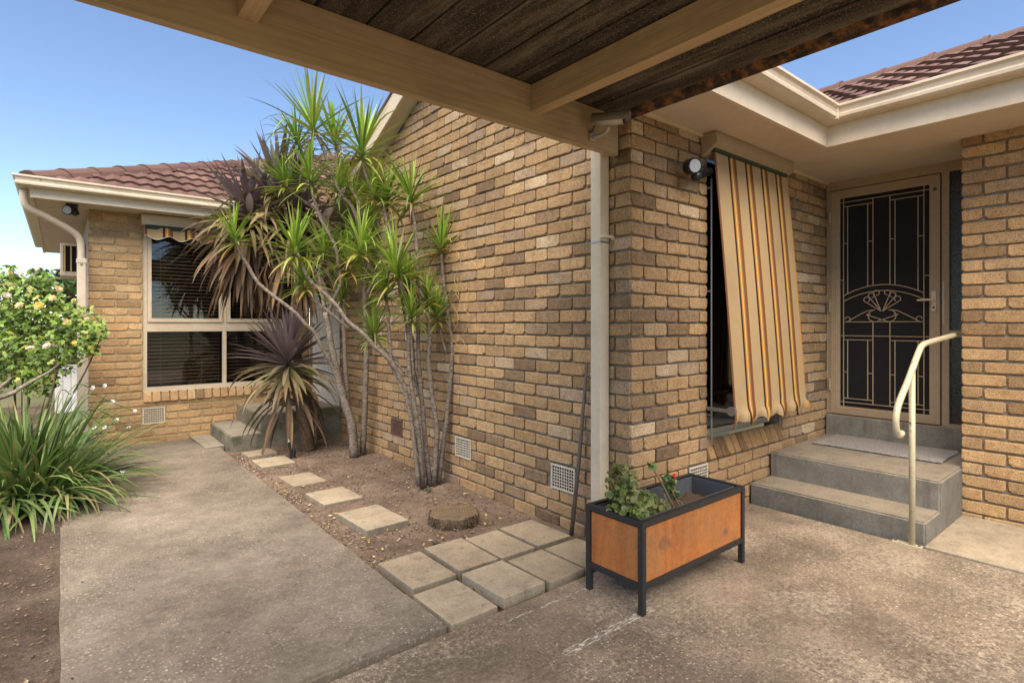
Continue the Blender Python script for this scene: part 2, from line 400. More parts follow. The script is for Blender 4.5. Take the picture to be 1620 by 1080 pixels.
def simple(name, col, rough=0.5, metal=0.0, spec=0.4, bumps=0.0, wear=None):
    b = NB(name); c = col
    c = b.mix(0.3, col, b.ramp(b.noise(35, 4), [(0.3, 0.6), (0.7, 1.2)]), 'MULTIPLY')
    if wear: c = b.mix(b.ramp(b.noise(wear[1], 5, 0.7), [(wear[2], 0.0), (wear[2] + 0.06, 1.0)]), c, wear[0])
    return b.done(c, rough, b.bump(b.noise(80, 3), bumps, 0.003) if bumps else None, spec, metal)
MT['black_steel'] = simple('black_steel', (0.017, 0.018, 0.02), 0.42, 0, 0.5, 0.1, ((0.12, 0.11, 0.10), 22, 0.66))
MT['black_plastic'] = simple('black_plastic', (0.012, 0.012, 0.013), 0.35, 0, 0.5)
MT['grey_plastic'] = simple('grey_plastic', (0.09, 0.095, 0.10), 0.5)
MT['lens'] = simple('lamp_lens', (0.30, 0.33, 0.37), 0.15, 0, 0.6)
MT['led'] = simple('led_chip', (0.75, 0.45, 0.05), 0.4)
MT['galv'] = simple('galvanised_steel', (0.30, 0.31, 0.32), 0.35, 0.8, 0.5)
MT['silver'] = simple('silver_paint', (0.42, 0.38, 0.33), 0.4, 0.3)
MT['rail'] = simple('rail_paint', (0.50, 0.44, 0.29), 0.4, 0, 0.5, 0.1, ((0.075, 0.075, 0.075), 38, 0.62))
MT['rod_dark'] = simple('weathered_rod', (0.11, 0.09, 0.075), 0.8)
MT['vent_white'] = simple('vent_paint', (0.55, 0.49, 0.40), 0.6)
MT['vent_red'] = simple('terracotta', (0.16, 0.085, 0.065), 0.9)
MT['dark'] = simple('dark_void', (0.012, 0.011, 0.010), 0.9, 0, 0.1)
MT['fly_mesh'] = simple('fly_mesh', (0.009, 0.009, 0.010), 0.7, 0, 0.25)
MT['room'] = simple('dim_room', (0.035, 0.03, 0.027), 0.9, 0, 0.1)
MT['blind'] = simple('timber_blind', (0.46, 0.29, 0.18), 0.6)
MT['egg'] = simple('pale_gourd', (0.55, 0.52, 0.33), 0.5)
MT['white_panel'] = paint('white_panel', (0.62, 0.62, 0.62), 0.5)
b = NB('doormat')
f = b.noise(150, 4, 0.85)
MT['mat'] = b.done(b.ramp(f, [(0.34, (0.09, 0.08, 0.072)), (0.5, (0.34, 0.31, 0.28)), (0.66, (0.60, 0.56, 0.51))]), 0.95, b.bump(f, 1.0, 0.008), 0.1)
b = NB('rust_panel')
f1 = b.noise(1.0, 5, 0.7, b.scale(18, 18, 2.2)); f2 = b.noise(3.0, 5, 0.6)
c = b.ramp(f1, [(0.3, (0.30, 0.085, 0.02)), (0.5, (0.44, 0.145, 0.036)), (0.75, (0.46, 0.20, 0.07))])
c = b.mix(b.ramp(f2, [(0.4, 0.0), (0.66, 0.85)]), c, (0.30, 0.14, 0.052))
c = b.mix(0.5, c, b.ramp(b.noise(60, 4, 0.75), [(0.3, 0.5), (0.7, 1.25)]), 'MULTIPLY')
c = b.mix(b.ramp(b.noise(5, 5, 0.65), [(0.56, 0.0), (0.7, 0.7)]), c, (0.12, 0.075, 0.05))
MT['panel'] = b.done(c, 0.55, b.bump(f1, 0.15, 0.003), 0.35)
# striped canvas: bands run down the cloth, set out along X
b = NB('striped_canvas')
o_ = b.n.new('ShaderNodeTexCoord'); sx = b.sep(o_.outputs['UV'])
u = sx[0]
per = b.math('FRACT', b.math('DIVIDE', b.math('SUBTRACT', u, 0.165), 0.2125))
TAN, DK, GO, WH, RU = (0.38, 0.265, 0.14), (0.035, 0.02, 0.015), (0.46, 0.215, 0.03), (0.60, 0.46, 0.24), (0.17, 0.065, 0.025)
cc = b.ramp(per, [(0.0, DK), (0.10, GO), (0.175, WH), (0.21, GO), (0.27, (0.26, 0.14, 0.06)), (0.31, RU), (0.46, TAN)], 'CONSTANT')
lead = b.math('GREATER_THAN', u, 0.165)
cc = b.mix(lead, TAN, cc)
edge = b.math('LESS_THAN', u, 0.022)
cc = b.mix(edge, cc, RU)
edge = b.math('GREATER_THAN', u, 0.985)
cc = b.mix(edge, cc, GO)
wv = b.noise(1.0, 2, 0.6, b.scale(500, 500, 60))
cc = b.mix(0.3, cc, b.ramp(wv, [(0.3, 0.6), (0.7, 1.1)]), 'MULTIPLY')
dirt = b.ramp(b.noise(3.0, 5, 0.65), [(0.5, 0.0), (0.8, 0.35)])
cc = b.mix(dirt, cc, (0.17, 0.12, 0.08))
b.done(cc, 0.85, b.bump(wv, 0.2, 0.002), 0.15)
MT['canvas'] = b.m
b = NB('window_glass')
fr = b.n.new('ShaderNodeFresnel'); fr.inputs[0].default_value = 1.5
tr = b.n.new('ShaderNodeBsdfTransparent'); tr.inputs[0].default_value = (0.75, 0.77, 0.77, 1)
gl = b.n.new('ShaderNodeBsdfGlossy'); gl.inputs['Roughness'].default_value = 0.02; gl.inputs[0].default_value = (0.9, 0.9, 0.9, 1)
mx = b.n.new('ShaderNodeMixShader'); b.l.new(b.math('MULTIPLY_ADD', fr.outputs[0], 0.9, 0.01), mx.inputs[0])
b.l.new(tr.outputs[0], mx.inputs[1]); b.l.new(gl.outputs[0], mx.inputs[2]); b.l.new(mx.outputs[0], b.out.inputs[0])
MT['glass'] = b.m
b = NB('dark_glass')
MT['dark_glass'] = b.done(b.ramp(b.noise(40, 3), [(0.4, (0.008, 0.009, 0.009)), (0.7, (0.02, 0.02, 0.02))]), 0.25, b.bump(b.noise(55, 2), 0.5, 0.004), 0.5)
b = NB('grass_ground')
MT['far_ground'] = b.done(b.ramp(b.noise(0.5, 6, 0.7), [(0.35, (0.06, 0.07, 0.03)), (0.7, (0.14, 0.12, 0.07))]), 0.95, None, 0.1)
# ------------------------------------------------------------------ ground and paving
XA, YB = 2.597, 2.074          # gable wall plane X, awning wall plane Y
XD, XP, YP = 5.407, 4.80, 0.99 # door plane, right pier face and its end
YW, XW = 7.50, 0.24            # far wing front plane, its outer corner
SOIL = -0.065
bm = bmesh.new()
vs_ = [bm.verts.new(c) for c in ((-900, -900, -0.16), (900, -900, -0.16), (900, 900, -0.16), (-900, 900, -0.16))]
bm.faces.new(vs_)
structure('ground', bm, MT['far_ground'])

def soil_bed(name, x0, x1, y0, y1, step, z, amp, mat='soil'):
    bm = bmesh.new(); nx = int((x1 - x0) / step); ny = int((y1 - y0) / step)
    g = []
    for j in range(ny + 1):
        row = []
        for i in range(nx + 1):
            x = x0 + (x1 - x0) * i / nx; y = y0 + (y1 - y0) * j / ny
            h = amp * (mnoise.noise((x * 2.1, y * 2.1, 3.3)) + 0.5 * mnoise.noise((x * 7, y * 7, 1.0)) + 0.3 * mnoise.noise((x * 19, y * 19, 5.0)))
            row.append(bm.verts.new((x, y, z + h)))
        g.append(row)
    for j in range(ny):
        for i in range(nx):
            bm.faces.new((g[j][i], g[j][i+1], g[j+1][i+1], g[j+1][i]))
    return structure(name, bm, MT[mat], True)
soil_bed('garden_bed', 1.28, 2.64, 1.98, 6.45, 0.03, SOIL - 0.01, 0.018)
soil_bed('side_bed', -3.2, 0.06, 1.2, 12.0, 0.05, SOIL + 0.0, 0.026, 'dark_soil')

# concrete path, falling a little towards the far wing
bm = bmesh.new()
pz = lambda y: -0.022 - 0.048 * (y - 2.05) / 5.4
pe = [(0.0, 2.045), (1.305, 2.045), (1.318, 3.3), (1.345, 5.2), (1.36, 6.42), (1.395, 7.52), (0.22, 7.52), (0.12, 6.2), (0.0, 5.45)]
rr = []
for i, (x, y) in enumerate(pe):
    nx_, ny_ = pe[(i + 1) % len(pe)]; L_ = math.hypot(nx_ - x, ny_ - y); m_ = max(1, int(L_ / .09))
    for k in range(m_):
        t = k / m_; a_, b_ = x + (nx_ - x) * t, y + (ny_ - y) * t
        w_ = .007 * mnoise.noise((a_ * 3, b_ * 3, 1)) + .005 * mnoise.noise((a_ * 11, b_ * 11, 2))
        rr.append((a_ + w_, b_ + w_ * .7))
top = [bm.verts.new((x, y, pz(y))) for x, y in rr]; bot = [bm.verts.new((x, y, pz(y) - 0.13)) for x, y in rr]
ft = bm.faces.new(top); bm.faces.new(bot[::-1])
for i in range(len(rr)):
    j = (i + 1) % len(rr); bm.faces.new((top[i], bot[i], bot[j], top[j]))
bmesh.ops.recalc_face_normals(bm, faces=bm.faces[:])
bmesh.ops.bevel(bm, geom=[e for e in ft.edges], offset=0.012, segments=2, affect='EDGES')
structure('path', bm, MT['path'])
# the little ramp by the far landing
bm = bmesh.new()
A = [(1.19, 7.49, -0.045), (1.40, 7.49, -0.045), (1.40, 6.72, -0.052), (1.22, 6.72, -0.058)]
tv = [bm.verts.new(c) for c in A]; bv = [bm.verts.new((x, y, -0.12)) for x, y, z in A]
bm.faces.new(tv); bm.faces.new(bv[::-1])
for i in range(4): bm.faces.new((tv[i], bv[i], bv[(i+1) % 4], tv[(i+1) % 4]))
structure('path_ramp', bm, MT['landing'])
# carport slab
SLAB = -0.03
bm = bmesh.new()
prism(bm, [(-3.0, -3.0), (3.922, -3.0), (3.922, 2.072), (2.60, 2.072), (2.60, 1.995), (1.32, 1.998), (-3.0, 2.006)], 2, SLAB - 0.12, SLAB)
bmesh.ops.recalc_face_normals(bm, faces=bm.faces[:])
bmesh.ops.bevel(bm, geom=[e for e in bm.edges if all(v.co.z > SLAB - 0.01 for v in e.verts)], offset=0.008, segments=2, affect='EDGES')
structure('carport_slab', bm, MT['slab'])
structure('slab_strip', newbox(3.936, -3.0, SLAB - 0.12, 4.802, 0.985, SLAB + 0.006, bev=0.007), MT['strip'])

# square pavers, a patch of two rows
pav = bpy.data.objects.new('paving', None); link(pav); pav['kind'] = 'structure'
pr = random.Random(3)
def slab_piece(bm, cx, cy, w, l, top, th, tilt, rot):
    v0 = len(bm.verts)
    box(bm, -w/2, -l/2, -th, w/2, l/2, 0.0, bev=0.006)
    bm.verts.ensure_lookup_table()
    M_ = Matrix.Translation((cx, cy, top)) @ Matrix.Rotation(rot, 4, 'Z') @ Matrix.Rotation(tilt[0], 4, 'X') @ Matrix.Rotation(tilt[1], 4, 'Y')
    for v in bm.verts[v0:]: v.co = M_ @ v.co
PV = [(1.468, 2.598, .258, .385, -.016), (1.744, 2.592, .252, .376, -.004), (2.014, 2.582, .246, .366, -.012), (2.300, 2.590, .268, .370, -.016),
      (1.446, 2.198, .254, .340, -.024), (1.738, 2.200, .266, .346, -.002), (2.022, 2.190, .252, .334, -.010), (2.302, 2.188, .268, .340, -.014)]
for i, (cx, cy, w, l, z) in enumerate(PV):
    bm = bmesh.new()
    slab_piece(bm, cx, cy, w, l, z, 0.055, (pr.uniform(-.012, .012), pr.uniform(-.012, .012)), pr.uniform(-.02, .02))
    o = obj('paver', bm, MT['paver_pale'] if i in (4, 5) else MT['paver'])
    o.parent = pav
ST = [(1.60, 6.10, .28, .27, .03, 'weathered paver half sunk in soil beside the far landing step', 'paver'),
      (1.60, 5.61, .31, .34, .02, 'grey paver beside the black sprinkler stake', 'paver_pale'),
      (1.625, 4.86, .28, .37, .05, 'mottled paver with pale crust, sunk flush in the soil', 'paver'),
      (1.642, 4.19, .31, .36, .05, 'tan paver lying on the soil, next to the mottled sunken one', 'paver_pale'),
      (1.652, 3.53, .31, .44, .04, 'large pale paver lying proud of the soil near the tree stump', 'paver_pale')]
ZT = [-0.045, -0.042, -0.055, -0.040, -0.030]
for (cx, cy, w, l, rot, lab, m), z in zip(ST, ZT):
    bm = bmesh.new(); slab_piece(bm, cx, cy, w, l, z, 0.05, (pr.uniform(-.02, .02), pr.uniform(-.02, .02)), rot)
    tag(obj('stepping_stone', bm, MT[m]), lab, 'paver', 'stepping stones along the path')

# ------------------------------------------------------------------ the house
house = thing('brick_house', 'tan brick house with brown tiled roof and cream eaves', 'house', (4.0, 4.5, SLAB))
COURSE, BH, BL, JT = 0.086, 0.0735, 0.228, 0.012
PROUD = 0.010
_bc = {}
def brick_mesh(L, Hh, var, key, rough=1.0):
    k = (round(L / 0.004), round(Hh / 0.004), var, key)
    if k in _bc: return _bc[k]
    r = random.Random(hash(k) & 0xffff)
    bm = bmesh.new(); l2, h2 = L / 2, Hh / 2
    j = lambda a: r.uniform(-a, a) * rough
    rb = lambda: r.choice((0.006, 0.010, 0.016, 0.022)) * rough; rt = lambda: r.choice((0.004, 0.006, 0.010)) * rough
    if L < 0.06: rb = rt = (lambda: 0.006)
    b1, b2, t1, t2 = rb(), rb(), rt(), rt()
    pts = [(-l2 + b1, -h2 + j(.003)), (j(l2 * .4), -h2 + j(.004)), (l2 - b2, -h2 + j(.003)), (l2 + j(.001), -h2 + b2 * .8),
           (l2 + j(.001), h2 - t1 * .8), (l2 - t1, h2 + j(.001)), (-l2 + t2, h2 + j(.001)), (-l2 + j(.001), h2 - t2 * .8), (-l2 + j(.001), -h2 + b1 * .8)]
    n = len(pts); ins = 0.0045
    back = [bm.verts.new((x, 0.03, z)) for x, z in pts]
    mid = [bm.verts.new((x, 0.0035 + j(.001), z)) for x, z in pts]
    fr = []
    for x, z in pts:
        sx = (l2 - ins) / l2 if l2 > ins else 0.5; sz = (h2 - ins) / h2
        fr.append(bm.verts.new((x * sx, j(.0012), z * sz)))
    for i in range(n):
        q = (i + 1) % n
        bm.faces.new((back[i], back[q], mid[q], mid[i])); bm.faces.new((mid[i], mid[q], fr[q], fr[i]))
    bm.faces.new(fr)
    me = mesh_of(bm, 'brick')
    _bc[k] = me
    return me
BR = []      # (wall, mesh, matrix, material, projected area)
def lay(wall, origin, udir, nrm, u0, u1, z0, z1, holes=(), mat='brick_sand', phase=0, tops=None, gap=None, rough=1.0, seed=1, bh=None):
    """stretcher bond on the plane through origin; udir along the wall, nrm out of it"""
    bh = bh or BH
    r = random.Random(seed); U = Vector(udir); N = Vector(nrm)
    rot = Matrix((U, -N, Vector((0, 0, 1)))).transposed().to_4x4()
    k0 = int(math.floor(z0 / COURSE)); k1 = int(math.ceil(z1 / COURSE))
    for k in range(k0, k1):
        zb = k * COURSE; zc = zb + COURSE / 2
        if zb + BH > z1 + 0.02: continue
        off = 0.12 * ((k + phase) % 2)
        u = u0 - 0.24 + off if off else u0
        if off: u = u0 + off - 0.24
        segs = [(u0, u1)]
        for (a, b_, za, zb2) in holes:
            if zc > za and zc < zb2:
                ns = []
                for s0, s1 in segs:
                    if b_ <= s0 or a >= s1: ns.append((s0, s1)); continue
                    if a > s0: ns.append((s0, a))
                    if b_ < s1: ns.append((b_, s1))
                segs = ns
        while u < u1:
            for s0, s1 in segs:
                a, b_ = max(u, s0), min(u + BL + JT, s1)
                L = b_ - a - JT
                if L < 0.03: continue
                uc = (a + b_) / 2
                if tops and zb + BH > tops(uc) + 0.03: continue
                p = Vector(origin) + U * uc; p.z = zb + COURSE / 2
                p += N * r.uniform(-0.002, 0.0025)
                me = brick_mesh(L, bh + r.choice((-.002, 0, .0015)), r.randrange(5), 'b', rough)
                m = Matrix.Translation(p) @ rot @ Matrix.Rotation(r.uniform(-.006, .006), 4, 'Y')
                cs = [proj(p + U * sx * L / 2 + Vector((0, 0, sz * BH / 2))) for sx in (-1, 1) for sz in (-1, 1)]
                ar = 0
                if all(cs) and N.dot(Vector((0, 0, CAM_H)) - p) > 0:
                    cx = sum(c[0] for c in cs) / 4; cy = sum(c[1] for c in cs) / 4
                    if -5 < cx < 1625 and 0 < cy < 1085:
                        ar = abs(cs[2][0] - cs[0][0]) * abs(cs[1][1] - cs[0][1])
                        if abs(cx - 1160) < 60 and 290 < cy < 660: ar *= 0.3
                BR.append((wall, me, m, mat, ar))
            u += BL + JT
def piece(wall, me, m, mat, boost=1.0):
    p = m.translation; c = proj(p); BR.append((wall, me, m, mat, 300 * boost if c else 0))

RY = 3.88
rake = lambda y: 3.706 - 0.469 * abs(y - RY)
# gable wall (X = XA, faces -X)
bm = bmesh.new()
prism(bm, [(YB + .020, -.3), (7.52, -.3), (7.52, 2.50), (6.45, 2.49), (RY, 3.70), (YB + .020, 2.85)], 0, XA + .016, XA + .16)
gable = part('gable_wall', bm, MT['mortar'], house)
ventsA = [(2.527, 2.757, .172, .344), (3.707, 3.937, .172, .344), (4.882, 5.112, .172, .344)]
lay(gable, (XA, 0, 0), (0, 1, 0), (-1, 0, 0), YB + .003, 7.46, -0.172, 3.68, ventsA + [(6.44, 7.34, -.3, 2.43)], 'brick_sand', 0, rake, seed=11)
# awning wall (Y = YB, faces -Y)
WX0, WX1, WZ0, WZ1 = 3.420, 4.490, 0.50, 2.53
bm = bmesh.new()
box(bm, XA + .020, YB + .016, -.3, WX0, YB + .14, 2.56)
box(bm, WX1, YB + .016, -.3, XD + .05, YB + .14, 2.56)
box(bm, WX0, YB + .0165, -.3, WX1, YB + .139, WZ0 - .10)
aw_wall = part('window_wall', bm, MT['mortar'], house)
lay(aw_wall, (0, YB, 0), (1, 0, 0), (0, -1, 0), XA + .003, XD - .02, -0.172, 2.6, [(WX0, WX1, .344, 2.6), (3.19, 3.42, .172, .344)], 'brick_sand', 1, seed=12)
# reveal bricks of the window opening
lay(aw_wall, (WX0, 0, 0), (0, 1, 0), (1, 0, 0), YB + .003, YB + .118, 0.43, 2.5, (), 'brick_sand', 0, seed=16)
# sloping brick-on-edge sill
nb = int((WX1 - WX0) / COURSE)
for i in range(nb + 1):
    x = WX0 + .043 + i * (WX1 - WX0 - .07) / nb
    m = Matrix.Translation((x, YB + .004, .425)) @ Matrix.Rotation(R(-24), 4, 'X')
    piece(aw_wall, brick_mesh(.075, .135, i % 4, 'sill', .6), m, 'brick_sill', 1.2)
# right pier (X = XP, faces -X) and its return towards the door
bm = newbox(XP + .015, -3.0, -.3, XP + .24, YP - .008, 2.56)
pier = part('pier_wall', bm, MT['mortar'], house)
lay(pier, (XP, YP, 0), (0, -1, 0), (-1, 0, 0), -.003, 2.6, -0.086, 2.6, (), 'brick_gold', 0, seed=13, bh=.0705, rough=1.1)
lay(pier, (0, YP, 0), (1, 0, 0), (0, 1, 0), XP + .004, XP + .235, 0.0, 2.55, (), 'brick_gold', 1, seed=17, bh=.0705, rough=1.1)
# far wing: front wall (Y = YW, faces -Y)
VX0, VX1, VZ0, VZ1 = 0.727, 2.395, 0.505, 2.43
bm = bmesh.new()
box(bm, XW + .008, YW + .008, -.3, VX0, YW + .14, 2.525)
box(bm, VX1, YW + .008, -.3, XA + .007, YW + .14, 2.525)
box(bm, VX0, YW + .0085, -.3, VX1, YW + .139, VZ0 - .02)
box(bm, VX0, YW + .0085, VZ1, VX1, YW + .139, 2.524)
wing = part('wing_wall', bm, MT['mortar_gold'], house)
lay(wing, (0, YW, 0), (1, 0, 0), (0, -1, 0), XW - .006, XA, -0.172, 2.51, [(VX0, VX1, .40, VZ1), (.72, .945, .14, .335)], 'brick_gold', 1, seed=14, bh=.0665, rough=1.2)
nb = 19
for i in range(nb):
    x = VX0 + .043 + i * (VX1 - VX0 - .08) / (nb - 1)
    m = Matrix.Translation((x, YW - .012, .452)) @ Matrix.Rotation(R(-14), 4, 'X')
    piece(wing, brick_mesh(.076, .115, i % 4, 'sill', .7), m, 'brick_gold', 0.7)
side = part('side_wall', newbox(XW, YW + .16, -.3, XW + .10, 12.5, 2.5), MT['pink_grey'], house)
lay(wing, (XW, 0, 0), (0, 1, 0), (-1, 0, 0), YW - .006, YW + .16, -0.172, 2.5, (), 'brick_gold', 0, seed=18, bh=.0665, rough=1.2)
# wall behind the front door
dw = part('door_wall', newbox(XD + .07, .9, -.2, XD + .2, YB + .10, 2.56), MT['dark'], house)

BR.sort(key=lambda t: -t[4])
loose = {}
for i, (wall, me, m, mat, ar) in enumerate(BR):
    if i < 300 and ar > 0:
        key = (me.name, mat)
        if len(me.materials) == 0:
            me.materials.append(MT[mat]); me['m'] = mat
        if me['m'] != mat:
            k2 = me.name + mat
            if k2 not in _bc:
                c = me.copy(); c.materials.clear(); c.materials.append(MT[mat]); c['m'] = mat; _bc[k2] = c
            me = _bc[k2]
        o = bpy.data.objects.new('brick', me); link(o, wall); o.matrix_basis = m
    else:
        loose.setdefault((wall.name, mat), (wall, []))[1].append((me, m))
for (wn_, mat), (wall, lst) in loose.items():
    V, Fc = [], []
    for me, m in lst:
        o0 = len(V)
        V += [tuple(m @ v.co) for v in me.vertices]
        Fc += [tuple(i + o0 for i in p.vertices) for p in me.polygons]
    me2 = bpy.data.meshes.new('bricks'); me2.from_pydata(V, [], Fc); me2.materials.append(MT[mat])
    o = link(bpy.data.objects.new('bricks', me2), wall); o['kind'] = 'stuff'

# air vents: a frame with a grid of bars, dark behind
def vent(axis, plane, u0, u1, z0, z1, mat, out=1):
    """axis 'x': on a wall facing -X; 'y': on a wall facing -Y"""
    def bx(bm, a, b_, za, zb, p0, p1):
        if axis == 'x': box(bm, plane - p1, a, za, plane - p0, b_, zb)
        else: box(bm, a, plane - p1, za, b_, plane - p0, zb)
    bm = bmesh.new(); t = .011
    bx(bm, u0, u1, z0, z0 + t, -.004, .006); bx(bm, u0, u1, z1 - t, z1, -.004, .006)
    bx(bm, u0, u0 + t, z0 + t, z1 - t, -.004, .0055); bx(bm, u1 - t, u1, z0 + t, z1 - t, -.004, .0055)
    nx, nz = 9, 7
    for i in range(1, nx):
        u = u0 + t + (u1 - u0 - 2 * t) * i / nx; bx(bm, u - .0022, u + .0022, z0 + t, z1 - t, -.003, .003)
    for i in range(1, nz):
        z = z0 + t + (z1 - z0 - 2 * t) * i / nz; bx(bm, u0 + t, u1 - t, z - .0022, z + .0022, -.003, .0035)
    o = part('air_vent', bm, mat, house)
    bm = bmesh.new(); bx(bm, u0 + .002, u1 - .002, z0 + .002, z1 - .002, -.0145, -.0115)
    d = obj('vent_backing', bm, MT['dark'], o)
    return o
for i, (a, b_, c, d) in enumerate(ventsA):
    v = vent('x', XA, a, b_ - .004, c, d - .008, MT['vent_red'] if i == 2 else MT['vent_white'])
    if i == 2: v['label'] = 'dark terracotta air vent'
vent('y', YB, 3.195, 3.415, .175, .338, MT['vent_white'])
vent('y', YW, .724, .941, .145, .330, MT['vent_white'])

# --- front door group (door plane X = XD, faces -X)
bm = bmesh.new()
box(bm, XD - .02, 2.044, .48, XD + .06, 2.078, 2.50); box(bm, XD - .02, 1.185, .48, XD + .06, 1.232, 2.50)
box(bm, XD - .022, 1.0, 2.478, XD + .06, 2.078, 2.56)
box(bm, XD - .02, .985, 1.18, XD + .05, 1.185, 1.235); box(bm, XD - .021, .985, .47, XD + .05, 1.185, .50)
part('door_frame', bm, MT['frame_tan'], house)
part('sidelight', newbox(XD + .012, .985, .49, XD + .018, 1.185, 2.48), MT['dark_glass'], house)
bm = bmesh.new(); box(bm, XD - .005, .988, .485, XD + .03, 1.18, .497)
door = part('screen_door', bmesh.new(), MT['frame_tan'], house)
bm = bmesh.new()
DY0, DY1, DZ0, DZ1 = 1.240, 2.040, .488, 2.468
IY0, IY1, IZ0, IZ1 = 1.308, 1.962, .557, 2.395
XF = XD - .035
for (a, b_, c, d) in ((DY0, DY1, DZ0, IZ0), (DY0, DY1, IZ1, DZ1), (DY0, IY0, IZ0, IZ1), (IY1, DY1, IZ0, IZ1)):
    box(bm, XF, a, c, XF + .035, b_, d)
for t in (.018, .034, .05):      # grooves of the extruded frame read as thin raised lips
    box(bm, XF - .003, DY1 - t, DZ0 + t, XF + .001, DY1 - t + .004, DZ1 - t)
    box(bm, XF - .0031, DY0 + t, DZ0 + t - .002, XF + .001, DY1 - t, DZ0 + t + .002)
    box(bm, XF - .0031, DY0 + t, DZ1 - t - .002, XF + .001, DY1 - t, DZ1 - t + .002)
me = door.data; bmesh.ops.recalc_face_normals(bm, faces=bm.faces[:]); bm.to_mesh(me); bm.free()
obj('fly_screen', newbox(XF + .014, IY0 - .01, IZ0 - .01, XF + .018, IY1 + .01, IZ1 + .01), MT['fly_mesh'], door)
bm = bmesh.new()
gx = XF + .005
def bar(y0, z0, y1, z1, w=.0062): 
    if abs(y0 - y1) < 1e-6: box(bm, gx - .004, y0 - w/2, min(z0, z1), gx + .004, y0 + w/2, max(z0, z1))
    else: box(bm, gx - .0038, min(y0, y1), z0 - w/2, gx + .0038, max(y0, y1), z0 + w/2)
aL, aR = 1.934, 1.345
arch = lambda y, base, rise: base + rise * (1 - ((y - (aL + aR) / 2) / ((aL - aR) / 2)) ** 2)
bar(aL, IZ0, aL, IZ1); bar(aR, IZ0, aR, IZ1)
for z in (2.358, 1.180, .595): bar(IY0, z, IY1, z)
bar(aL, 1.302, aR, 1.302)
bar(1.671, 0, 1.671, 0, .001) if False else None
for y in (IY1, IY0): pass
bar(IY1, 1.671, aL, 1.671); bar(aR, 1.671, IY0, 1.671)
for yo, yi in ((1.901, 1.745), (1.544, 1.384)):
    bar(yo, 2.318, yo, arch(yo, 1.533, .083)); bar(yi, 2.318, yi, arch(yi, 1.533, .083))
    bar(yo, .630, yo, 1.145); bar(yi, .630, yi, 1.145)
for y in (1.705, 1.580):
    bar(y, 2.358, y, arch(y, 1.533, .083)); bar(y, .595, y, 1.302)
bar(aL, 2.318, 1.705, 2.318); bar(1.580, 2.318, aR, 2.318)
bar(aL, 1.145, 1.705, 1.145); bar(1.580, 1.145, aR, 1.145)
bar(aL, .630, 1.705, .630); bar(1.580, .630, aR, .630)
for z in (1.993, .86):
    bar(aL, z, 1.901, z); bar(1.745, z, 1.705, z); bar(1.580, z, 1.544, z); bar(1.384, z, aR, z)
obj('grille', bm, MT['frame_tan'], door)
bm = bmesh.new()
def curve2(pts, r=.0042): tube(bm, smooth_path([(gx, y, z) for y, z in pts], 4), r, 6)
for base in (1.533, 1.483):
    curve2([(aL + (aR - aL) * i / 10, arch(aL + (aR - aL) * i / 10, base, .083)) for i in range(11)])
def loop(cy, cz, r, a0, a1, n=12): return [(cy + r * math.cos(R(a0 + (a1 - a0) * i / n)), cz + r * math.sin(R(a0 + (a1 - a0) * i / n))) for i in range(n + 1)]
mid = 1.6395
for s in (1, -1):
    for (oy, oz, r_) in ((.113, 1.493, .022), (.079, 1.527, .021), (.040, 1.548, .021)):
        cy = mid + s * oy
        th = math.degrees(math.atan2(oz - 1.40, s * oy))
        lp = loop(cy, oz, r_, th - s * 90, th + s * 200)
        curve2([(mid + s * .006, 1.392)] + lp, .0038)
    # large C scroll and the sweep to the outer curl
    cy, cz, r_ = mid + s * .052, 1.352, .050
    lp = loop(cy, cz, r_, 90 if s > 0 else 90, (90 - 235) if s > 0 else (90 + 235), 14)
    out = [(mid + s * .262, 1.328), (mid + s * .285, 1.336), (mid + s * .272, 1.312), (mid + s * .235, 1.312), (mid + s * .12, 1.388)]
    curve2(loop(mid + s * .262, 1.325, .020, 0 if s > 0 else 180, 270 if s > 0 else -90, 8) + [(mid + s * .12, 1.390)] + lp + [(mid + s * .115, 1.362), (mid + s * .085, 1.366)], .0038)
obj('scrollwork', bm, MT['frame_tan'], door)
bm = bmesh.new(); box(bm, XF - .010, 1.262, 1.385, XF - .0005, 1.294, 1.545, bev=.003)
cyl(bm, (XF - .008, 1.276, 1.474), (XF - .045, 1.276, 1.474), .009, 10)
tube(bm, [(XF - .045, 1.272, 1.474), (XF - .046, 1.32, 1.476), (XF - .046, 1.378, 1.473)], [.009, .009, .007], 10)
hd = obj('handle', bm, MT['cream'], door)
bm = bmesh.new(); cyl(bm, (XF - .0105, 1.278, 1.415), (XF - .013, 1.278, 1.415), .008, 10); obj('keyhole', bm, MT['dark'], hd)
for z in (2.24, 1.44, .74):
    bm = bmesh.new(); cyl(bm, (XF - .004, 2.046, z - .05), (XF - .004, 2.046, z + .05), .008, 8); obj('hinge', bm, MT['frame_tan'], door)
bm = bmesh.new(); cyl(bm, (XF - .0005, 1.272, 2.352), (XF - .006, 1.272, 2.352), .013, 12); obj('lock_barrel', bm, MT['rod_dark'], door)
bm = bmesh.new(); box(bm, XD - .024, 1.214, 1.28, XD - .0195, 1.227, 1.62); obj('strike_plate', bm, MT['silver'], door)

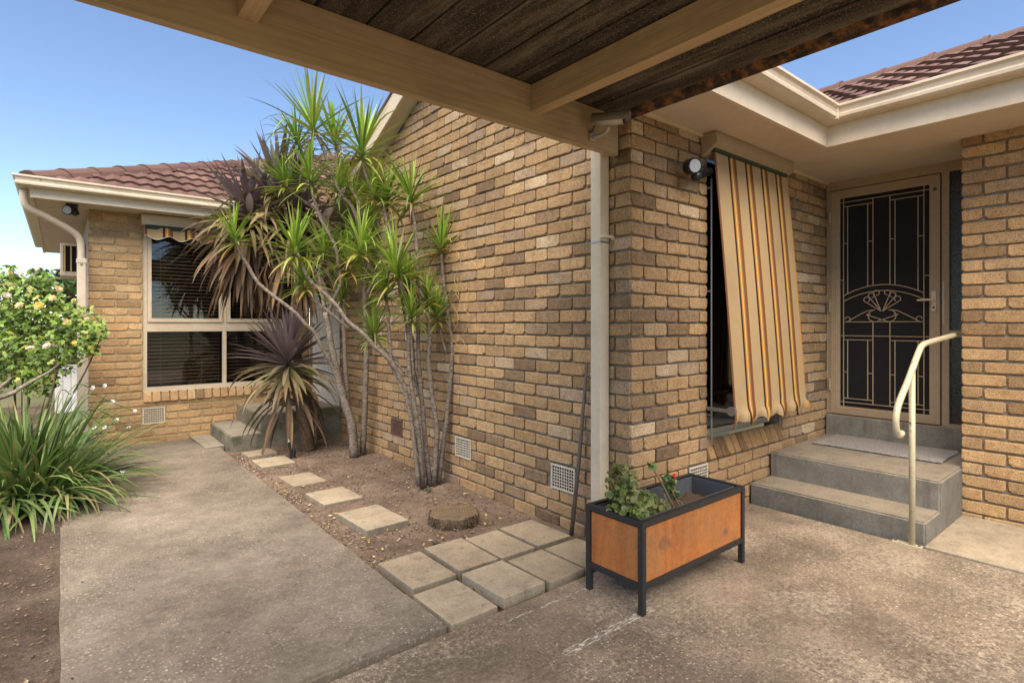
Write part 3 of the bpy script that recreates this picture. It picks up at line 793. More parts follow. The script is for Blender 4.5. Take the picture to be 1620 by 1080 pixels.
# --- window behind the awning
bm = bmesh.new(); fy = YB + .095
for (a, b_, c, d) in ((WX0, WX1, WZ0 - .015, WZ0 + .03), (WX0, WX0 + .045, WZ0 + .03, WZ1), (WX1 - .045, WX1, WZ0 + .03, WZ1), (WX0 + .045, WX1 - .045, WZ1 - .05, WZ1)):
    box(bm, a, fy, c, b_, fy + .04, d)
win = part('window', bm, MT['win_frame'], house)
obj('pane', newbox(WX0 + .045, fy + .018, WZ0 + .03, WX1 - .045, fy + .022, WZ1 - .05), MT['glass'], win)
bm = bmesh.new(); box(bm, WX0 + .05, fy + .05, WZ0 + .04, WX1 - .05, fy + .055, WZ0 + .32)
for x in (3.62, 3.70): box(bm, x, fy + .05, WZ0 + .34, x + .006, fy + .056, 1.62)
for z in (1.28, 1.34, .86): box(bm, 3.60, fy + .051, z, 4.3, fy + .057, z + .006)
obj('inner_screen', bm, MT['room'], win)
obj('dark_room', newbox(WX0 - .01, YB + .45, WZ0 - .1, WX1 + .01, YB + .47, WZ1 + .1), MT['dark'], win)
# --- far wing window: two bays, awning sash over fixed pane, blinds behind
fy = YW + .02
mulx = 1.572
bm = bmesh.new()
box(bm, VX0, fy, VZ0, VX1, fy + .07, VZ0 + .055); box(bm, VX0, fy + .001, VZ1 - .04, VX1, fy + .07, VZ1)
for x in (VX0, mulx - .022, VX1 - .04): box(bm, x, fy + .002, VZ0 + .055, x + .042, fy + .07, VZ1 - .04)
for x0, x1 in ((VX0 + .042, mulx - .022), (mulx + .020, VX1 - .04)): box(bm, x0, fy + .004, 1.197, x1, fy + .068, 1.304)
wwin = part('window', bm, MT['win_frame'], house)
bays = ((VX0 + .042, mulx - .022), (mulx + .020, VX1 - .04))
for x0, x1 in bays:
    bm = bmesh.new(); t = .042
    box(bm, x0 + .003, fy - .012, 1.307, x1 - .003, fy + .03, 1.307 + t); box(bm, x0 + .003, fy - .012, VZ1 - .04 - t, x1 - .003, fy + .03, VZ1 - .043)
    box(bm, x0 + .003, fy - .0115, 1.307 + t, x0 + t, fy + .03, VZ1 - .04 - t); box(bm, x1 - t, fy - .0115, 1.307 + t, x1 - .003, fy + .03, VZ1 - .04 - t)
    s = obj('sash', bm, MT['win_frame'], wwin)
    obj('pane', newbox(x0 + t, fy + .010, 1.307 + t, x1 - t, fy + .014, VZ1 - .04 - t), MT['glass'], wwin)
    obj('pane', newbox(x0, fy + .030, VZ0 + .055, x1, fy + .034, 1.197), MT['glass'], wwin)
bm = bmesh.new()
z = VZ0 + .09
while z < VZ1 - .06:
    for x0, x1 in bays:
        v = [bm.verts.new(c) for c in ((x0 + .01, fy + .10, z), (x1 - .01, fy + .10, z), (x1 - .01, fy + .138, z + .016), (x0 + .01, fy + .138, z + .016))]
        bm.faces.new(v)
    z += .042
for x0, x1 in bays:
    for u in (.18, .72):
        box(bm, x0 + (x1 - x0) * u, fy + .095, VZ0 + .07, x0 + (x1 - x0) * u + .004, fy + .098, VZ1 - .06)
obj('blind', bm, MT['blind'], wwin)
obj('dark_room', newbox(VX0 - .02, fy + .42, VZ0 - .1, VX1 + .1, fy + .44, VZ1 + .1), MT['room'], wwin)
# --- white side door by the far landing (in the gable wall plane)
bm = bmesh.new()
box(bm, XA - .012, 6.45, .30, XA + .004, 7.33, 2.42); 
sd = part('side_door', bm, MT['white_door'], house)
bm = bmesh.new()
for i in range(7): box(bm, XA - .024, 6.53 + i * .105, .36, XA - .0125, 6.53 + i * .105 + .092, 2.34)
obj('door_panel', bm, MT['white_door'], sd)
bm = bmesh.new(); cyl(bm, (XA - .024, 7.24, 1.28), (XA - .06, 7.24, 1.28), .022, 12); obj('knob', bm, MT['silver'], sd)

# --- eaves: soffit, fascia, gutter
SOF = 2.556
bm = bmesh.new()
box(bm, 2.62, 1.66, SOF, 5.55, YB + .11, SOF + .006); box(bm, 4.27, -3.0, SOF + .0005, 5.55, 1.66, SOF + .0065)
part('soffit', bm, MT['soffit'], house)
bm = bmesh.new(); box(bm, 2.62, YB - .018, SOF - .022, 5.4, YB - .002, SOF - .0005)
part('soffit_trim', bm, MT['cream'], house)
bm = bmesh.new()
box(bm, 2.45, 1.632, SOF - .012, 4.259, 1.66, SOF + .17); box(bm, 4.24, -3.0, SOF - .012, 4.268, 1.6315, SOF + .17)
part('fascia', bm, MT['cream'], house)
def gutter_profile(): return [(0, 0), (-.085, 0), (-.105, .012), (-.108, .03), (-.098, .045), (-.104, .07), (-.122, .082), (-.122, .098), (-.112, .098), (-.095, .06), (-.09, .008), (0, .008)]
def gutter(bm, path, zb):
    """quad gutter swept along a horizontal path; the left-hand side of the path is where it faces"""
    prof = gutter_profile(); rings = []
    P = [Vector((x, y, 0)) for x, y in path]
    for i, p in enumerate(P):
        a = (p - P[i-1]).normalized() if i > 0 else (P[1] - p).normalized()
        c = (P[i+1] - p).normalized() if i < len(P) - 1 else a
        n1 = Vector((-a.y, a.x, 0)); n2 = Vector((-c.y, c.x, 0)); n = (n1 + n2); n = n / max(n.dot(n1), 1e-6)
        rings.append([bm.verts.new((p.x - n.x * q, p.y - n.y * q, zb + h)) for q, h in [(-0 + o_, h) for o_, h in prof]])
    m = len(prof)
    for A_, B_ in zip(rings, rings[1:]):
        for k in range(m):
            bm.faces.new((A_[k], A_[(k+1) % m], B_[(k+1) % m], B_[k]))
    bm.faces.new(rings[0]); bm.faces.new(rings[-1][::-1])
bm = bmesh.new(); gutter(bm, [(4.238, -3.0), (4.238, 1.630), (2.3, 1.630)], 2.688)
g = part('gutter', bm, MT['gutter'], house)
bm = bmesh.new()
box(bm, 4.115, 1.515, 2.684, 4.145, 1.56, 2.79, bev=.004)
obj('corner_bracket', bm, MT['gutter'], g)
# wing eaves
SW = 2.522
bm = bmesh.new(); box(bm, -.22, 7.11, SW, 2.6, YW + .12, SW + .006); box(bm, -.22, YW + .12, SW + .0003, XW + .1, 12.5, SW + .0063)
part('soffit', bm, MT['soffit'], house)
bm = bmesh.new(); box(bm, -.20, 7.085, SW - .012, 3.2, 7.11, SW + .12); box(bm, -.225, 7.085, SW - .0125, -.2005, 12.5, SW + .12)
part('fascia', bm, MT['cream'], house)
bm = bmesh.new(); gutter(bm, [(3.2, 7.083), (-.227, 7.083), (-.227, 12.5)], 2.600)
part('gutter', bm, MT['gutter'], house)

# gable verge: barge board, sloping soffit
bm = bmesh.new()
def verge(x0, x1, dz0, dz1, bm, yhi=6.95, ylo=1.55):
    pts = [(ylo, rake(ylo)), (RY, rake(RY)), (yhi, rake(yhi))]
    poly = [(y, z + dz0) for y, z in pts] + [(y, z + dz1) for y, z in pts[::-1]]
    prism(bm, poly, 0, x0, x1)
verge(2.43, 2.455, -.02, .165, bm)
part('barge_board', bm, MT['cream'], house)
bm = bmesh.new(); verge(2.455, XA + .01, .0, .012, bm); part('verge_soffit', bm, MT['soffit'], house)
bm = bmesh.new(); box(bm, 2.43, 6.4, 2.42, 2.62, 6.95, 2.50); part('eave_box', bm, MT['cream'], house)

# --- roofs
def roof_under(name, pts, parent=house):
    bm = bmesh.new(); bm.faces.new([bm.verts.new(p) for p in pts]); return part(name, bm, MT['tile'], parent)
TP = .46
def slope(z0, run): return z0 + TP * run
right_roof = roof_under('roof', [(4.16, -3.2, 2.765), (4.16, 3.4, 2.765), (6.12, 3.4, 2.765 + TP * 1.96), (6.12, -3.2, 2.765 + TP * 1.96)])
left_roof = roof_under('roof', [(-.28, 7.03, 2.665), (6.0, 7.03, 2.665), (6.0, 13.31, 2.665 + TP * 6.28)])
bm = bmesh.new()
for s, run in ((1, 3.07), (-1, 2.33)):
    yl = RY + s * run; x0 = 2.42; zt = 3.87
    zl = zt - .469 * run
    for dz in (0, .03):
        v = [bm.verts.new(c) for c in ((x0, RY, zt + dz), (6.6, RY, zt + dz), (6.6, yl, zl + dz), (x0, yl, zl + dz))]
        bm.faces.new(v)
    v = [bm.verts.new(c) for c in ((x0, RY, zt), (x0, RY, zt + .03), (x0, yl, zl + .03), (x0, yl, zl))]
    bm.faces.new(v)
main_roof = part('roof', bm, MT['tile'], house)
# tiles: wavy interlocking concrete tile, 300 wide, laid 330 to the course
def tile_mesh():
    bm = bmesh.new(); W, Lx = .30, .37; n = 8
    prof = [(W * i / n, .0105 * math.sin(2 * math.pi * (i / n * 2.0)) * (1 if i < n else 1) + (.006 if i in (0, n) else 0)) for i in range(n + 1)]
    top0 = [bm.verts.new((x - W/2, 0, z + .040)) for x, z in prof]
    top1 = [bm.verts.new((x - W/2, Lx, z + .012)) for x, z in prof]
    bot0 = [bm.verts.new((x - W/2, 0.004, z + .012)) for x, z in prof]
    for i in range(n):
        bm.faces.new((top0[i], top0[i+1], top1[i+1], top1[i])); bm.faces.new((bot0[i], bot0[i+1], top0[i+1], top0[i]))
    me = mesh_of(bm, 'tile', False); me.materials.append(MT['tile']); return me
TM = tile_mesh()
TL = []
def tile_field(parent, org, xdir, updir, ncol, nrow, keep):
    X_ = Vector(xdir); U_ = Vector(updir).normalized(); N_ = X_.cross(U_)
    rot = Matrix((X_, U_, N_)).transposed().to_4x4()
    for j in range(nrow):
        for i in range(ncol):
            p = Vector(org) + X_ * (.30 * (i + .5)) + U_ * (.33 * j)
            c = p + U_ * .17
            if not keep(c): continue
            q = proj(c); ar = 0
            if q and -10 < q[0] < 1630 and -10 < q[1] < 1000:
                ar = 1e4 / q[2] ** 2
                if q[0] > 420 and q[0] < 1200: ar *= .2
            TL.append((parent, Matrix.Translation(p) @ rot @ Matrix.Rotation(R(rnd.uniform(-.4, .4)), 4, 'Z'), ar))
up = Vector((1, 0, TP)).normalized()
tile_field(right_roof, (4.155, 3.4, 2.762), (0, -1, 0), up, 21, 6, lambda c: True)
up = Vector((0, 1, TP)).normalized()
tile_field(left_roof, (-.33, 7.025, 2.662), (1, 0, 0), up, 19, 20, lambda c: c.x + .30 > (c.y - 7.025) - .02)
TL.sort(key=lambda t: -t[2])
lo = {}
for i, (pa, m, ar) in enumerate(TL):
    if i < 300 and ar > 0:
        o = bpy.data.objects.new('roof_tile', TM); link(o, pa); o.matrix_basis = m
    else: lo.setdefault(pa.name, (pa, []))[1].append(m)
for pa, ms in lo.values():
    V, Fc = [], []
    for m in ms:
        o0 = len(V); V += [tuple(m @ v.co) for v in TM.vertices]; Fc += [tuple(i + o0 for i in p.vertices) for p in TM.polygons]
    me2 = bpy.data.meshes.new('roof_tiles'); me2.from_pydata(V, [], Fc); me2.materials.append(MT['tile'])
    o = link(bpy.data.objects.new('roof_tiles', me2), pa); o['kind'] = 'stuff'
# ridge and hip capping
def cap_mesh():
    bm = bmesh.new(); L_ = .42; rings = []
    for y, s, dz in ((0, 1.05, .008), (.04, 1.05, .008), (.041, 1.0, 0), (L_, .97, -.003)):
        rings.append([bm.verts.new((x * s, y, z * s + dz)) for x, z in ((-.13, -.055), (-.10, -.005), (-.055, .03), (0, .042), (.055, .03), (.10, -.005), (.13, -.055))])
    for A_, B_ in zip(rings, rings[1:]):
        for k in range(6): bm.faces.new((A_[k], A_[k+1], B_[k+1], B_[k]))
    bm.faces.new(rings[0]); 
    me = mesh_of(bm, 'ridge_cap', False); me.materials.append(MT['tile']); return me
CM = cap_mesh()
def caps(parent, p0, p1, n0=0):
    p0, p1 = Vector(p0), Vector(p1); d = (p1 - p0); n = int(d.length / .38); d.normalize()
    side_ = Vector((0, 0, 1)).cross(d).normalized() * -1; upv = side_.cross(d)
    rot = Matrix((side_, d, upv)).transposed().to_4x4()
    for i in range(n):
        o = bpy.data.objects.new('ridge_cap', CM); link(o, parent)
        o.matrix_basis = Matrix.Translation(p0 + d * (.38 * i) + Vector((0, 0, rnd.uniform(-.003, .003)))) @ rot
caps(right_roof, (6.12, -1.6, 2.775 + TP * 1.96), (6.12, 3.4, 2.775 + TP * 1.96))
caps(left_roof, (-.25, 7.06, 2.705), (5.0, 12.32, 2.705 + TP * 5.3))
# ------------------------------------------------------------------ carport over the camera
cp = thing('carport', 'tan timber carport with dark weathered boards overhead', 'carport', (1.0, 0.5, SLAB))
DK = 2.520
bm = bmesh.new(); box(bm, -.62, 2.150, 2.285, 2.575, 2.192, DK - .002, bev=.003); part('beam', bm, MT['beam'], cp)
bm = bmesh.new(); box(bm, -.62, -.24, 2.285, 2.575, -.198, DK - .002, bev=.003); part('beam', bm, MT['beam'], cp)  # unseen back end of the roof, cut short so light gets in underneath
for x in (1.885, .49, -.56):
    bm = bmesh.new(); box(bm, x, -.196, 2.378, x + .07, 2.149, DK - .003, bev=.003); part('rafter', bm, MT['rafter'], cp)
edges = [-.62, -.48, -.28, -.06, .14, .35, .56, .77, .98, 1.19, 1.385, 1.585, 1.77, 1.97, 2.17, 2.37, 2.555]
for a, b_ in zip(edges, edges[1:]):
    g = rnd.uniform(.005, .009)
    part('roof_board', newbox(a + g, -.3, DK + rnd.uniform(-.001, .003), b_ - g, 2.196, DK + .022), MT['deck'], cp)
part('roof_sheet', newbox(-.64, -.32, DK + .026, 2.56, 2.20, DK + .034), MT['dark'], cp)
# rusty edge channel, eaten away along its lower lip
bm = bmesh.new(); n = 70; prev = None
for i in range(n + 1):
    y = -.32 + 2.50 * i / n
    lip = .016 + .010 * mnoise.noise((y * 5, 0, 1)) + .006 * mnoise.noise((y * 21, 0, 4))
    w = .052 + .020 * mnoise.noise((y * 3.0, 2, 7)) + .010 * mnoise.noise((y * 14, 2, 1))
    ring = [bm.verts.new(c) for c in ((2.600, y, DK + .04), (2.600, y, DK - .034), (2.592, y, DK - .036), (2.600 - w, y, DK - lip), (2.600 - w - .012, y, DK + .002))]
    if prev:
        for k in range(4): bm.faces.new((prev[k], prev[k+1], ring[k+1], ring[k]))
    prev = ring
part('edge_channel', bm, MT['rust'], cp)
for x, y in ((-.56, 2.10), (-.56, -.19), (2.45, -.19)):
    bm = newbox(x - .045, y - .045, SLAB - .05, x + .045, y + .045, 2.286, bev=.004); part('post', bm, MT['beam'], cp)

# ------------------------------------------------------------------ downpipes
bm = bmesh.new(); box(bm, 2.508, 2.232, SLAB - .03, 2.588, 2.310, 2.46, bev=.005)
dp = thing('downpipe', 'square cream downpipe standing at the corner of the brick wall', 'downpipe', (2.548, 2.27, SLAB))
part('pipe', bm, MT['cream'], dp)
part('joint_seal', newbox(2.5055, 2.2295, 1.772, 2.5905, 2.3125, 1.781), MT['galv'], dp)
part('joint_collar', newbox(2.5062, 2.230, .975, 2.590, 2.312, .98), MT['cream'], dp)
bm = bmesh.new(); box(bm, 2.507, 2.20, 1.80, 2.594, 2.2325, 1.815); cyl(bm, (2.585, 2.205, 1.80), (2.594, 2.205, 1.80), .012, 8)
part('wall_strap', bm, MT['cream'], dp)
dp2 = thing('downpipe', 'cream downpipe with a bent top under the far eave', 'downpipe', (.16, 7.46, -.05))
bm = bmesh.new()
tube(bm, smooth_path([(-.275, 7.20, 2.60), (-.272, 7.20, 2.50), (-.24, 7.22, 2.425), (-.10, 7.28, 2.36), (.07, 7.36, 2.27), (.15, 7.40, 2.20), (.172, 7.42, 2.10), (.175, 7.425, 1.9)], 4), .034, 10)
part('swan_neck', bm, MT['gutter'], dp2, True)
part('pipe', newbox(.138, 7.395, -.1, .212, 7.455, 1.98, bev=.006), MT['gutter'], dp2)
part('joint_collar', newbox(.132, 7.389, 1.93, .218, 7.461, 1.97), MT['gutter'], dp2)

# ------------------------------------------------------------------ steps
st = bmesh.new()
prism(st, [(3.970, SLAB - .06), (3.970, .105), (4.280, .108), (4.280, .290), (5.33, .302), (5.33, SLAB - .06)], 1, .985, 2.0635)
bmesh.ops.recalc_face_normals(st, faces=st.faces[:])
bmesh.ops.bevel(st, geom=[e for e in st.edges if e.calc_face_angle(0) > .5 and e.is_convex and max(v.co.z for v in e.verts) > .05], offset=.011, segments=3, affect='EDGES')
fs = thing('front_steps', 'grey concrete front steps with landing below the screen door', 'steps', (4.6, 1.5, SLAB))
part('treads', st, MT['steps'], fs)
bm = newbox(5.325, .992, .28, 5.44, 2.062, .478, bev=.008); part('door_sill', bm, MT['steps'], fs)
st = bmesh.new()
prism(st, [(1.408, -.14), (1.408, .092), (1.700, .096), (1.700, .290), (2.594, .305), (2.594, -.14)], 1, 6.40, 7.496)
bmesh.ops.recalc_face_normals(st, faces=st.faces[:])
bmesh.ops.bevel(st, geom=[e for e in st.edges if e.calc_face_angle(0) > .5 and e.is_convex and max(v.co.z for v in e.verts) > .05], offset=.010, segments=2, affect='EDGES')
tag(obj('side_steps', st, MT['landing']), 'mossy concrete landing and step below the far window', 'steps')
tag(obj('doormat', newbox(2.06, 6.85, .297, 2.52, 7.42, .312, bev=.004), MT['black_plastic']), 'dark doormat on the mossy landing by the white door', 'doormat')
bm = bmesh.new()
nx, ny = 16, 40; g = []
for j in range(ny + 1):
    row = []
    for i in range(nx + 1):
        x = 4.80 + .49 * i / nx; y = 1.10 + .86 * j / ny
        e = .004 if i in (0, nx) or j in (0, ny) else 0
        row.append(bm.verts.new((x + rnd.uniform(-.003, .003), y + rnd.uniform(-.003, .003), .302 + .01 * (x - 4.3) + .010 - e + rnd.uniform(-.002, .002))))
    g.append(row)
for j in range(ny):
    for i in range(nx): bm.faces.new((g[j][i], g[j][i+1], g[j+1][i+1], g[j+1][i]))
r_ = bmesh.ops.extrude_face_region(bm, geom=bm.faces[:])
for v in [v for v in r_['geom'] if isinstance(v, bmesh.types.BMVert)]: v.co.z -= .009
tag(obj('doormat', bm, MT['mat']), 'pale grey looped doormat on the landing before the screen door', 'doormat')

# handrail: bent pipe from the pier to a post, flange at its foot
hr = thing('handrail', 'cream pipe handrail with chipped paint beside the front steps', 'handrail', (3.905, 1.035, SLAB))
bm = bmesh.new()
tube(bm, smooth_path([(4.815, 1.03, 1.205), (4.5, 1.03, 1.186), (4.2, 1.03, 1.166), (4.08, 1.03, 1.150), (4.00, 1.03, 1.105), (3.82, 1.03, .960), (3.66, 1.03, .845), (3.605, 1.03, .775), (3.60, 1.03, .715), (3.625, 1.03, .672), (3.665, 1.03, .655), (3.70, 1.03, .665)], 5), .0175, 12)
part('rail', bm, MT['rail'], hr, True)
bm = bmesh.new(); cyl(bm, (3.905, 1.035, SLAB), (3.905, 1.035, 1.02), .0165, 14); part('post', bm, MT['rail'], hr, True)
bm = newbox(3.885, .985, SLAB - .002, 3.93, 1.135, SLAB + .008, bev=.002); fl = part('flange', bm, MT['rail'], hr)
for y in (1.0, 1.12):
    bm = bmesh.new(); cyl(bm, (3.907, y, SLAB + .008), (3.907, y, SLAB + .015), .007, 8); obj('bolt', bm, MT['rod_dark'], fl)

# ------------------------------------------------------------------ awning over the near window
aw = thing('awning', 'striped canvas drop awning with tan hood over the near window', 'awning', (3.93, 2.0, 2.5))
bm = bmesh.new(); prism(bm, [(YB - .003, 2.552), (1.962, 2.552), (1.955, 2.478), (YB - .003, 2.405)], 0, 3.335, 4.452)
part('hood', bm, MT['frame_tan'], aw)
bm = newbox(3.37, 1.99, 2.435, 4.42, 2.03, 2.462); part('roller', bm, simple('green_trim', (0.03, 0.05, 0.025), 0.7), aw)
bm = bmesh.new(); uvl = bm.loops.layers.uv.new('UVMap')
nx, nz = 96, 40; x0, x1 = 3.385, 4.46; rows = []
for j in range(nz + 1):
    t = j / nz; row = []
    for i in range(nx + 1):
        u = i / nx; xx = x0 + (x1 - x0) * u
        if t < .85:
            s = t / .85; y = 2.01 + (1.873 - 2.01) * s; z = 2.455 + (.712 - 2.455) * s
            y += .004 * math.sin(u * 9) * s; xx += .018 * s + (.0 if i else .0)
            y -= .006 * math.sin(s * math.pi)
        else:
            s = (t - .85) / .15; ph = u * math.pi * 2 * 4.6 + .4
            y = 1.873 - .010 * math.sin(s * math.pi) + s * (.020 * math.sin(ph) + .009 * math.sin(ph * 2.7 + 1)); xx += .018 + .004 * s * math.cos(ph)
            z = .712 - s * (.092 + .020 * math.sin(ph + 1.2) + .006 * math.sin(ph * 2.3))
        row.append(bm.verts.new((xx, y, z)))
    rows.append(row)
for j in range(nz):
    for i in range(nx):
        f = bm.faces.new((rows[j][i], rows[j][i+1], rows[j+1][i+1], rows[j+1][i]))
        for lp, uu in zip(f.loops, (i, i + 1, i + 1, i)): lp[uvl].uv = (uu / nx, 1 - j / nz)
part('fabric', bm, MT['canvas'], aw, True, recalc=False)
bm = bmesh.new(); cyl(bm, (3.405, 1.893, .716), (4.472, 1.893, .716), .010, 10); part('bottom_bar', bm, MT['silver'], aw)
for x in (3.40, 4.475):
    bm = bmesh.new(); box(bm, x - .008, 1.885, .700, x + .004, 2.066, .724); cyl(bm, (x - .014, 1.888, .712), (x + .010, 1.888, .712), .030, 14)
    part('arm', bm, MT['galv'], aw)
bm = bmesh.new(); cyl(bm, (3.418, 2.045, .46), (3.418, 2.045, 2.27), .006, 8)
for z in (.66, 1.5, 2.2): box(bm, 3.412, 2.045, z, 3.424, YB + .01, z + .012)
part('guide_rod', bm, MT['galv'], aw)
# small rolled-up awning over the far window
aw2 = thing('awning', 'rolled up striped awning with scalloped valance over the far window', 'awning', (1.5, 7.4, 2.45))
part('hood', newbox(.705, 7.36, 2.395, 2.40, YW - .006, 2.512, bev=.004), MT['win_frame'], aw2)
part('roller', newbox(.74, 7.35, 2.345, 2.37, 7.36, 2.395), simple('green_trim_dark', (0.03, 0.04, 0.02), 0.7), aw2)
bm = bmesh.new(); uvl = bm.loops.layers.uv.new('UVMap'); A_ = []; B_ = []
for i in range(81):
    u = i / 80; x = .73 + 1.65 * u
    A_.append(bm.verts.new((x, 7.352, 2.385))); B_.append(bm.verts.new((x, 7.345 + .01 * math.sin(u * 40), 2.255 + .022 * math.cos(u * math.pi * 2 * 7))))
for i in range(80):
    f = bm.faces.new((A_[i], A_[i+1], B_[i+1], B_[i]))
    for lp, uu in zip(f.loops, (i, i + 1, i + 1, i)): lp[uvl].uv = ((uu / 80 * 1.6) % 1.0 if (i % 50) else uu / 80, .5)
part('valance', bm, MT['canvas'], aw2, True, recalc=False)
bm = bmesh.new(); tube(bm, [(v.co.x, v.co.y - .002, v.co.z) for v in []] or [(.73 + 1.65 * i / 80, 7.344 + .01 * math.sin(i / 2), 2.253 + .022 * math.cos(i / 80 * math.pi * 14)) for i in range(81)], .004, 5)
part('valance_braid', bm, MT['cream'], aw2)

# ------------------------------------------------------------------ lamps, security camera, air conditioner
fl = thing('floodlight', 'black floodlight with motion sensor on the brick wall beside the awning', 'floodlight', (3.35, YB, 2.30))
bm = bmesh.new(); cyl(bm, (3.13, 2.0, 2.268), (3.36, 2.03, 2.300), .030, 16); cyl(bm, (3.33, 2.03, 2.298), (3.35, YB, 2.298), .034, 16)
part('arm', bm, MT['black_plastic'], fl, True)
def lamp_head(c, d, r, L, parent):
    d = Vector(d).normalized(); c = Vector(c)
    bm = bmesh.new(); tube(bm, [c - d * L, c - d * L * .7, c - d * .01, c], [r * .55, r * .95, r, r], 20)
    h = part('lamp_head', bm, MT['black_plastic'], parent, True)
    bm = bmesh.new(); tube(bm, [c + d * .0005, c + d * .004], [r * .82, r * .80], 20); part_ = obj('lens', bm, MT['lens'], h)
    bm = bmesh.new(); tube(bm, [c + d * .0045, c + d * .006], [r * .16, r * .15], 10); obj('led', bm, MT['led'], h)
lamp_head((3.045, 1.935, 2.262), (-.35, -.9, -.12), .050, .085, fl)
bm = bmesh.new(); tube(bm, [(3.07, 1.995, 2.265), (3.14, 2.0, 2.27)], .02, 10); part('neck', bm, MT['black_plastic'], fl, True)
bm = bmesh.new(); c = Vector((3.095, 1.955, 2.205)); tube(bm, [c + Vector((0, 0, .035)), c + Vector((0, 0, .022)), c, c - Vector((0, 0, .02)), c - Vector((0, 0, .028))], [.012, .030, .034, .024, .008], 14)
part('sensor', bm, MT['black_plastic'], fl, True)
fl2 = thing('floodlight', 'small black floodlight under the far eave soffit', 'floodlight', (.10, 7.32, SW))
part('mount', newbox(.045, 7.29, SW - .05, .145, 7.36, SW - .001, bev=.004), MT['black_plastic'], fl2)
lamp_head((.055, 7.245, SW - .075), (-.5, -.8, -.12), .050, .07, fl2)
bm = bmesh.new(); c = Vector((.12, 7.29, SW - .10)); tube(bm, [c + Vector((0, 0, .06)), c + Vector((0, 0, .02)), c, c - Vector((0, 0, .02))], [.015, .035, .04, .015], 12)
part('sensor', bm, MT['black_plastic'], fl2, True)
cc = thing('security_camera', 'grey bullet security camera on a bracket on the carport beam', 'camera', (2.34, 2.15, 2.35))
bm = bmesh.new(); box(bm, 2.318, 2.134, 2.318, 2.365, 2.1495, 2.378, bev=.003)
tube(bm, smooth_path([(2.340, 2.138, 2.338), (2.345, 2.09, 2.340), (2.345, 2.04, 2.346), (2.34, 2.02, 2.372)], 3), [.012] * 10, 8)
part('bracket', bm, MT['silver'], cc, True)
bm = bmesh.new(); p0, p1 = Vector((2.295, 2.085, 2.408)), Vector((2.372, 1.945, 2.400))
cyl(bm, p0, p1, .033, 18); cb = part('body', bm, MT['silver'], cc, True)
d = (p1 - p0).normalized(); w = d.cross(Vector((0, 0, 1))).normalized(); u = w.cross(d)
bm = bmesh.new(); ra = []
for s in (-.01, .195):
    ra.append([[bm.verts.new(p0 + d * s + (w * math.cos(R(a_)) + u * math.sin(R(a_))) * rr_) for a_ in range(-25, 206, 15)] for rr_ in (.0365, .040)])
for q in (0, 1):
    for k in range(len(ra[0][0]) - 1): bm.faces.new((ra[0][q][k], ra[0][q][k+1], ra[1][q][k+1], ra[1][q][k]))
for e in (0, 1):
    for k in range(len(ra[0][0]) - 1): bm.faces.new((ra[e][0][k], ra[e][0][k+1], ra[e][1][k+1], ra[e][1][k]))
part('sun_hood', bm, simple('hood_grey', (0.20, 0.165, 0.135), 0.45), cc, True)
bm = bmesh.new(); cyl(bm, p1 + d * .0005, p1 + d * .006, .027, 18); obj('lens', bm, MT['black_plastic'], cb)
bm = bmesh.new(); tube(bm, smooth_path([(2.285, 2.075, 2.375), (2.29, 2.10, 2.352), (2.31, 2.135, 2.36), (2.325, 2.146, 2.372)], 4), .004, 6); part('cable', bm, MT['black_plastic'], cc)
ac = thing('air_conditioner', 'cream wall air conditioner with vertical louvres under the far eave', 'air conditioner', (.12, 8.5, 1.87))
part('casing', newbox(.0, 8.35, 1.85, XW - .001, 9.0, 2.235, bev=.01), MT['win_frame'], ac)
part('grille_recess', newbox(.03, 8.346, 1.905, .228, 8.352, 2.205), MT['dark'], ac)
for i in range(4):
    x = .035 + i * .058; part('louvre', newbox(x, 8.336, 1.90, x + .014, 8.345, 2.21), simple('louvre_tan', (0.42, 0.27, 0.11), 0.5), ac)
bm = bmesh.new(); tube(bm, smooth_path([(.0, 8.40, 1.92), (-.03, 8.38, 1.88), (-.03, 8.38, 1.80), (.02, 8.38, 1.78)], 4), .014, 8); part('drain_hose', bm, MT['black_plastic'], ac)
hk = bmesh.new(); tube(hk, smooth_path([(4.62, YB - .002, 2.30), (4.62, YB - .05, 2.30), (4.66, YB - .055, 2.312), (4.72, YB - .03, 2.315), (4.72, YB - .005, 2.312)], 3), .006, 6)
tag(obj('wall_hook', hk, MT['galv'], smooth=True), 'small silver hook on the brick wall right of the awning', 'hook')
bm = bmesh.new(); tube(bm, [(2.49, 2.455, SOIL + .02), (2.535, 2.43, .45), (2.575, 2.402, 1.04)], [.014, .012, .009], 8)
tag(obj('metal_rod', bm, MT['rod_dark'], smooth=True), 'thin dark rod leaning on the brick wall beside the downpipe', 'rod')
sp = thing('sprinkler', 'black sprinkler stake with pale tip standing in the soil', 'sprinkler', (1.80, 5.74, SOIL))
bm = bmesh.new(); tube(bm, [(1.815, 5.73, SOIL - .03), (1.81, 5.735, SOIL + .05), (1.785, 5.745, SOIL + .16)], [.022, .020, .013], 10); cyl(bm, (1.825, 5.73, SOIL), (1.835, 5.73, SOIL + .07), .022, 10)
part('stake', bm, MT['black_plastic'], sp)
bm = bmesh.new(); cyl(bm, (1.785, 5.745, SOIL + .16), (1.78, 5.747, SOIL + .185), .015, 10); part('nozzle', bm, MT['vent_white'], sp)

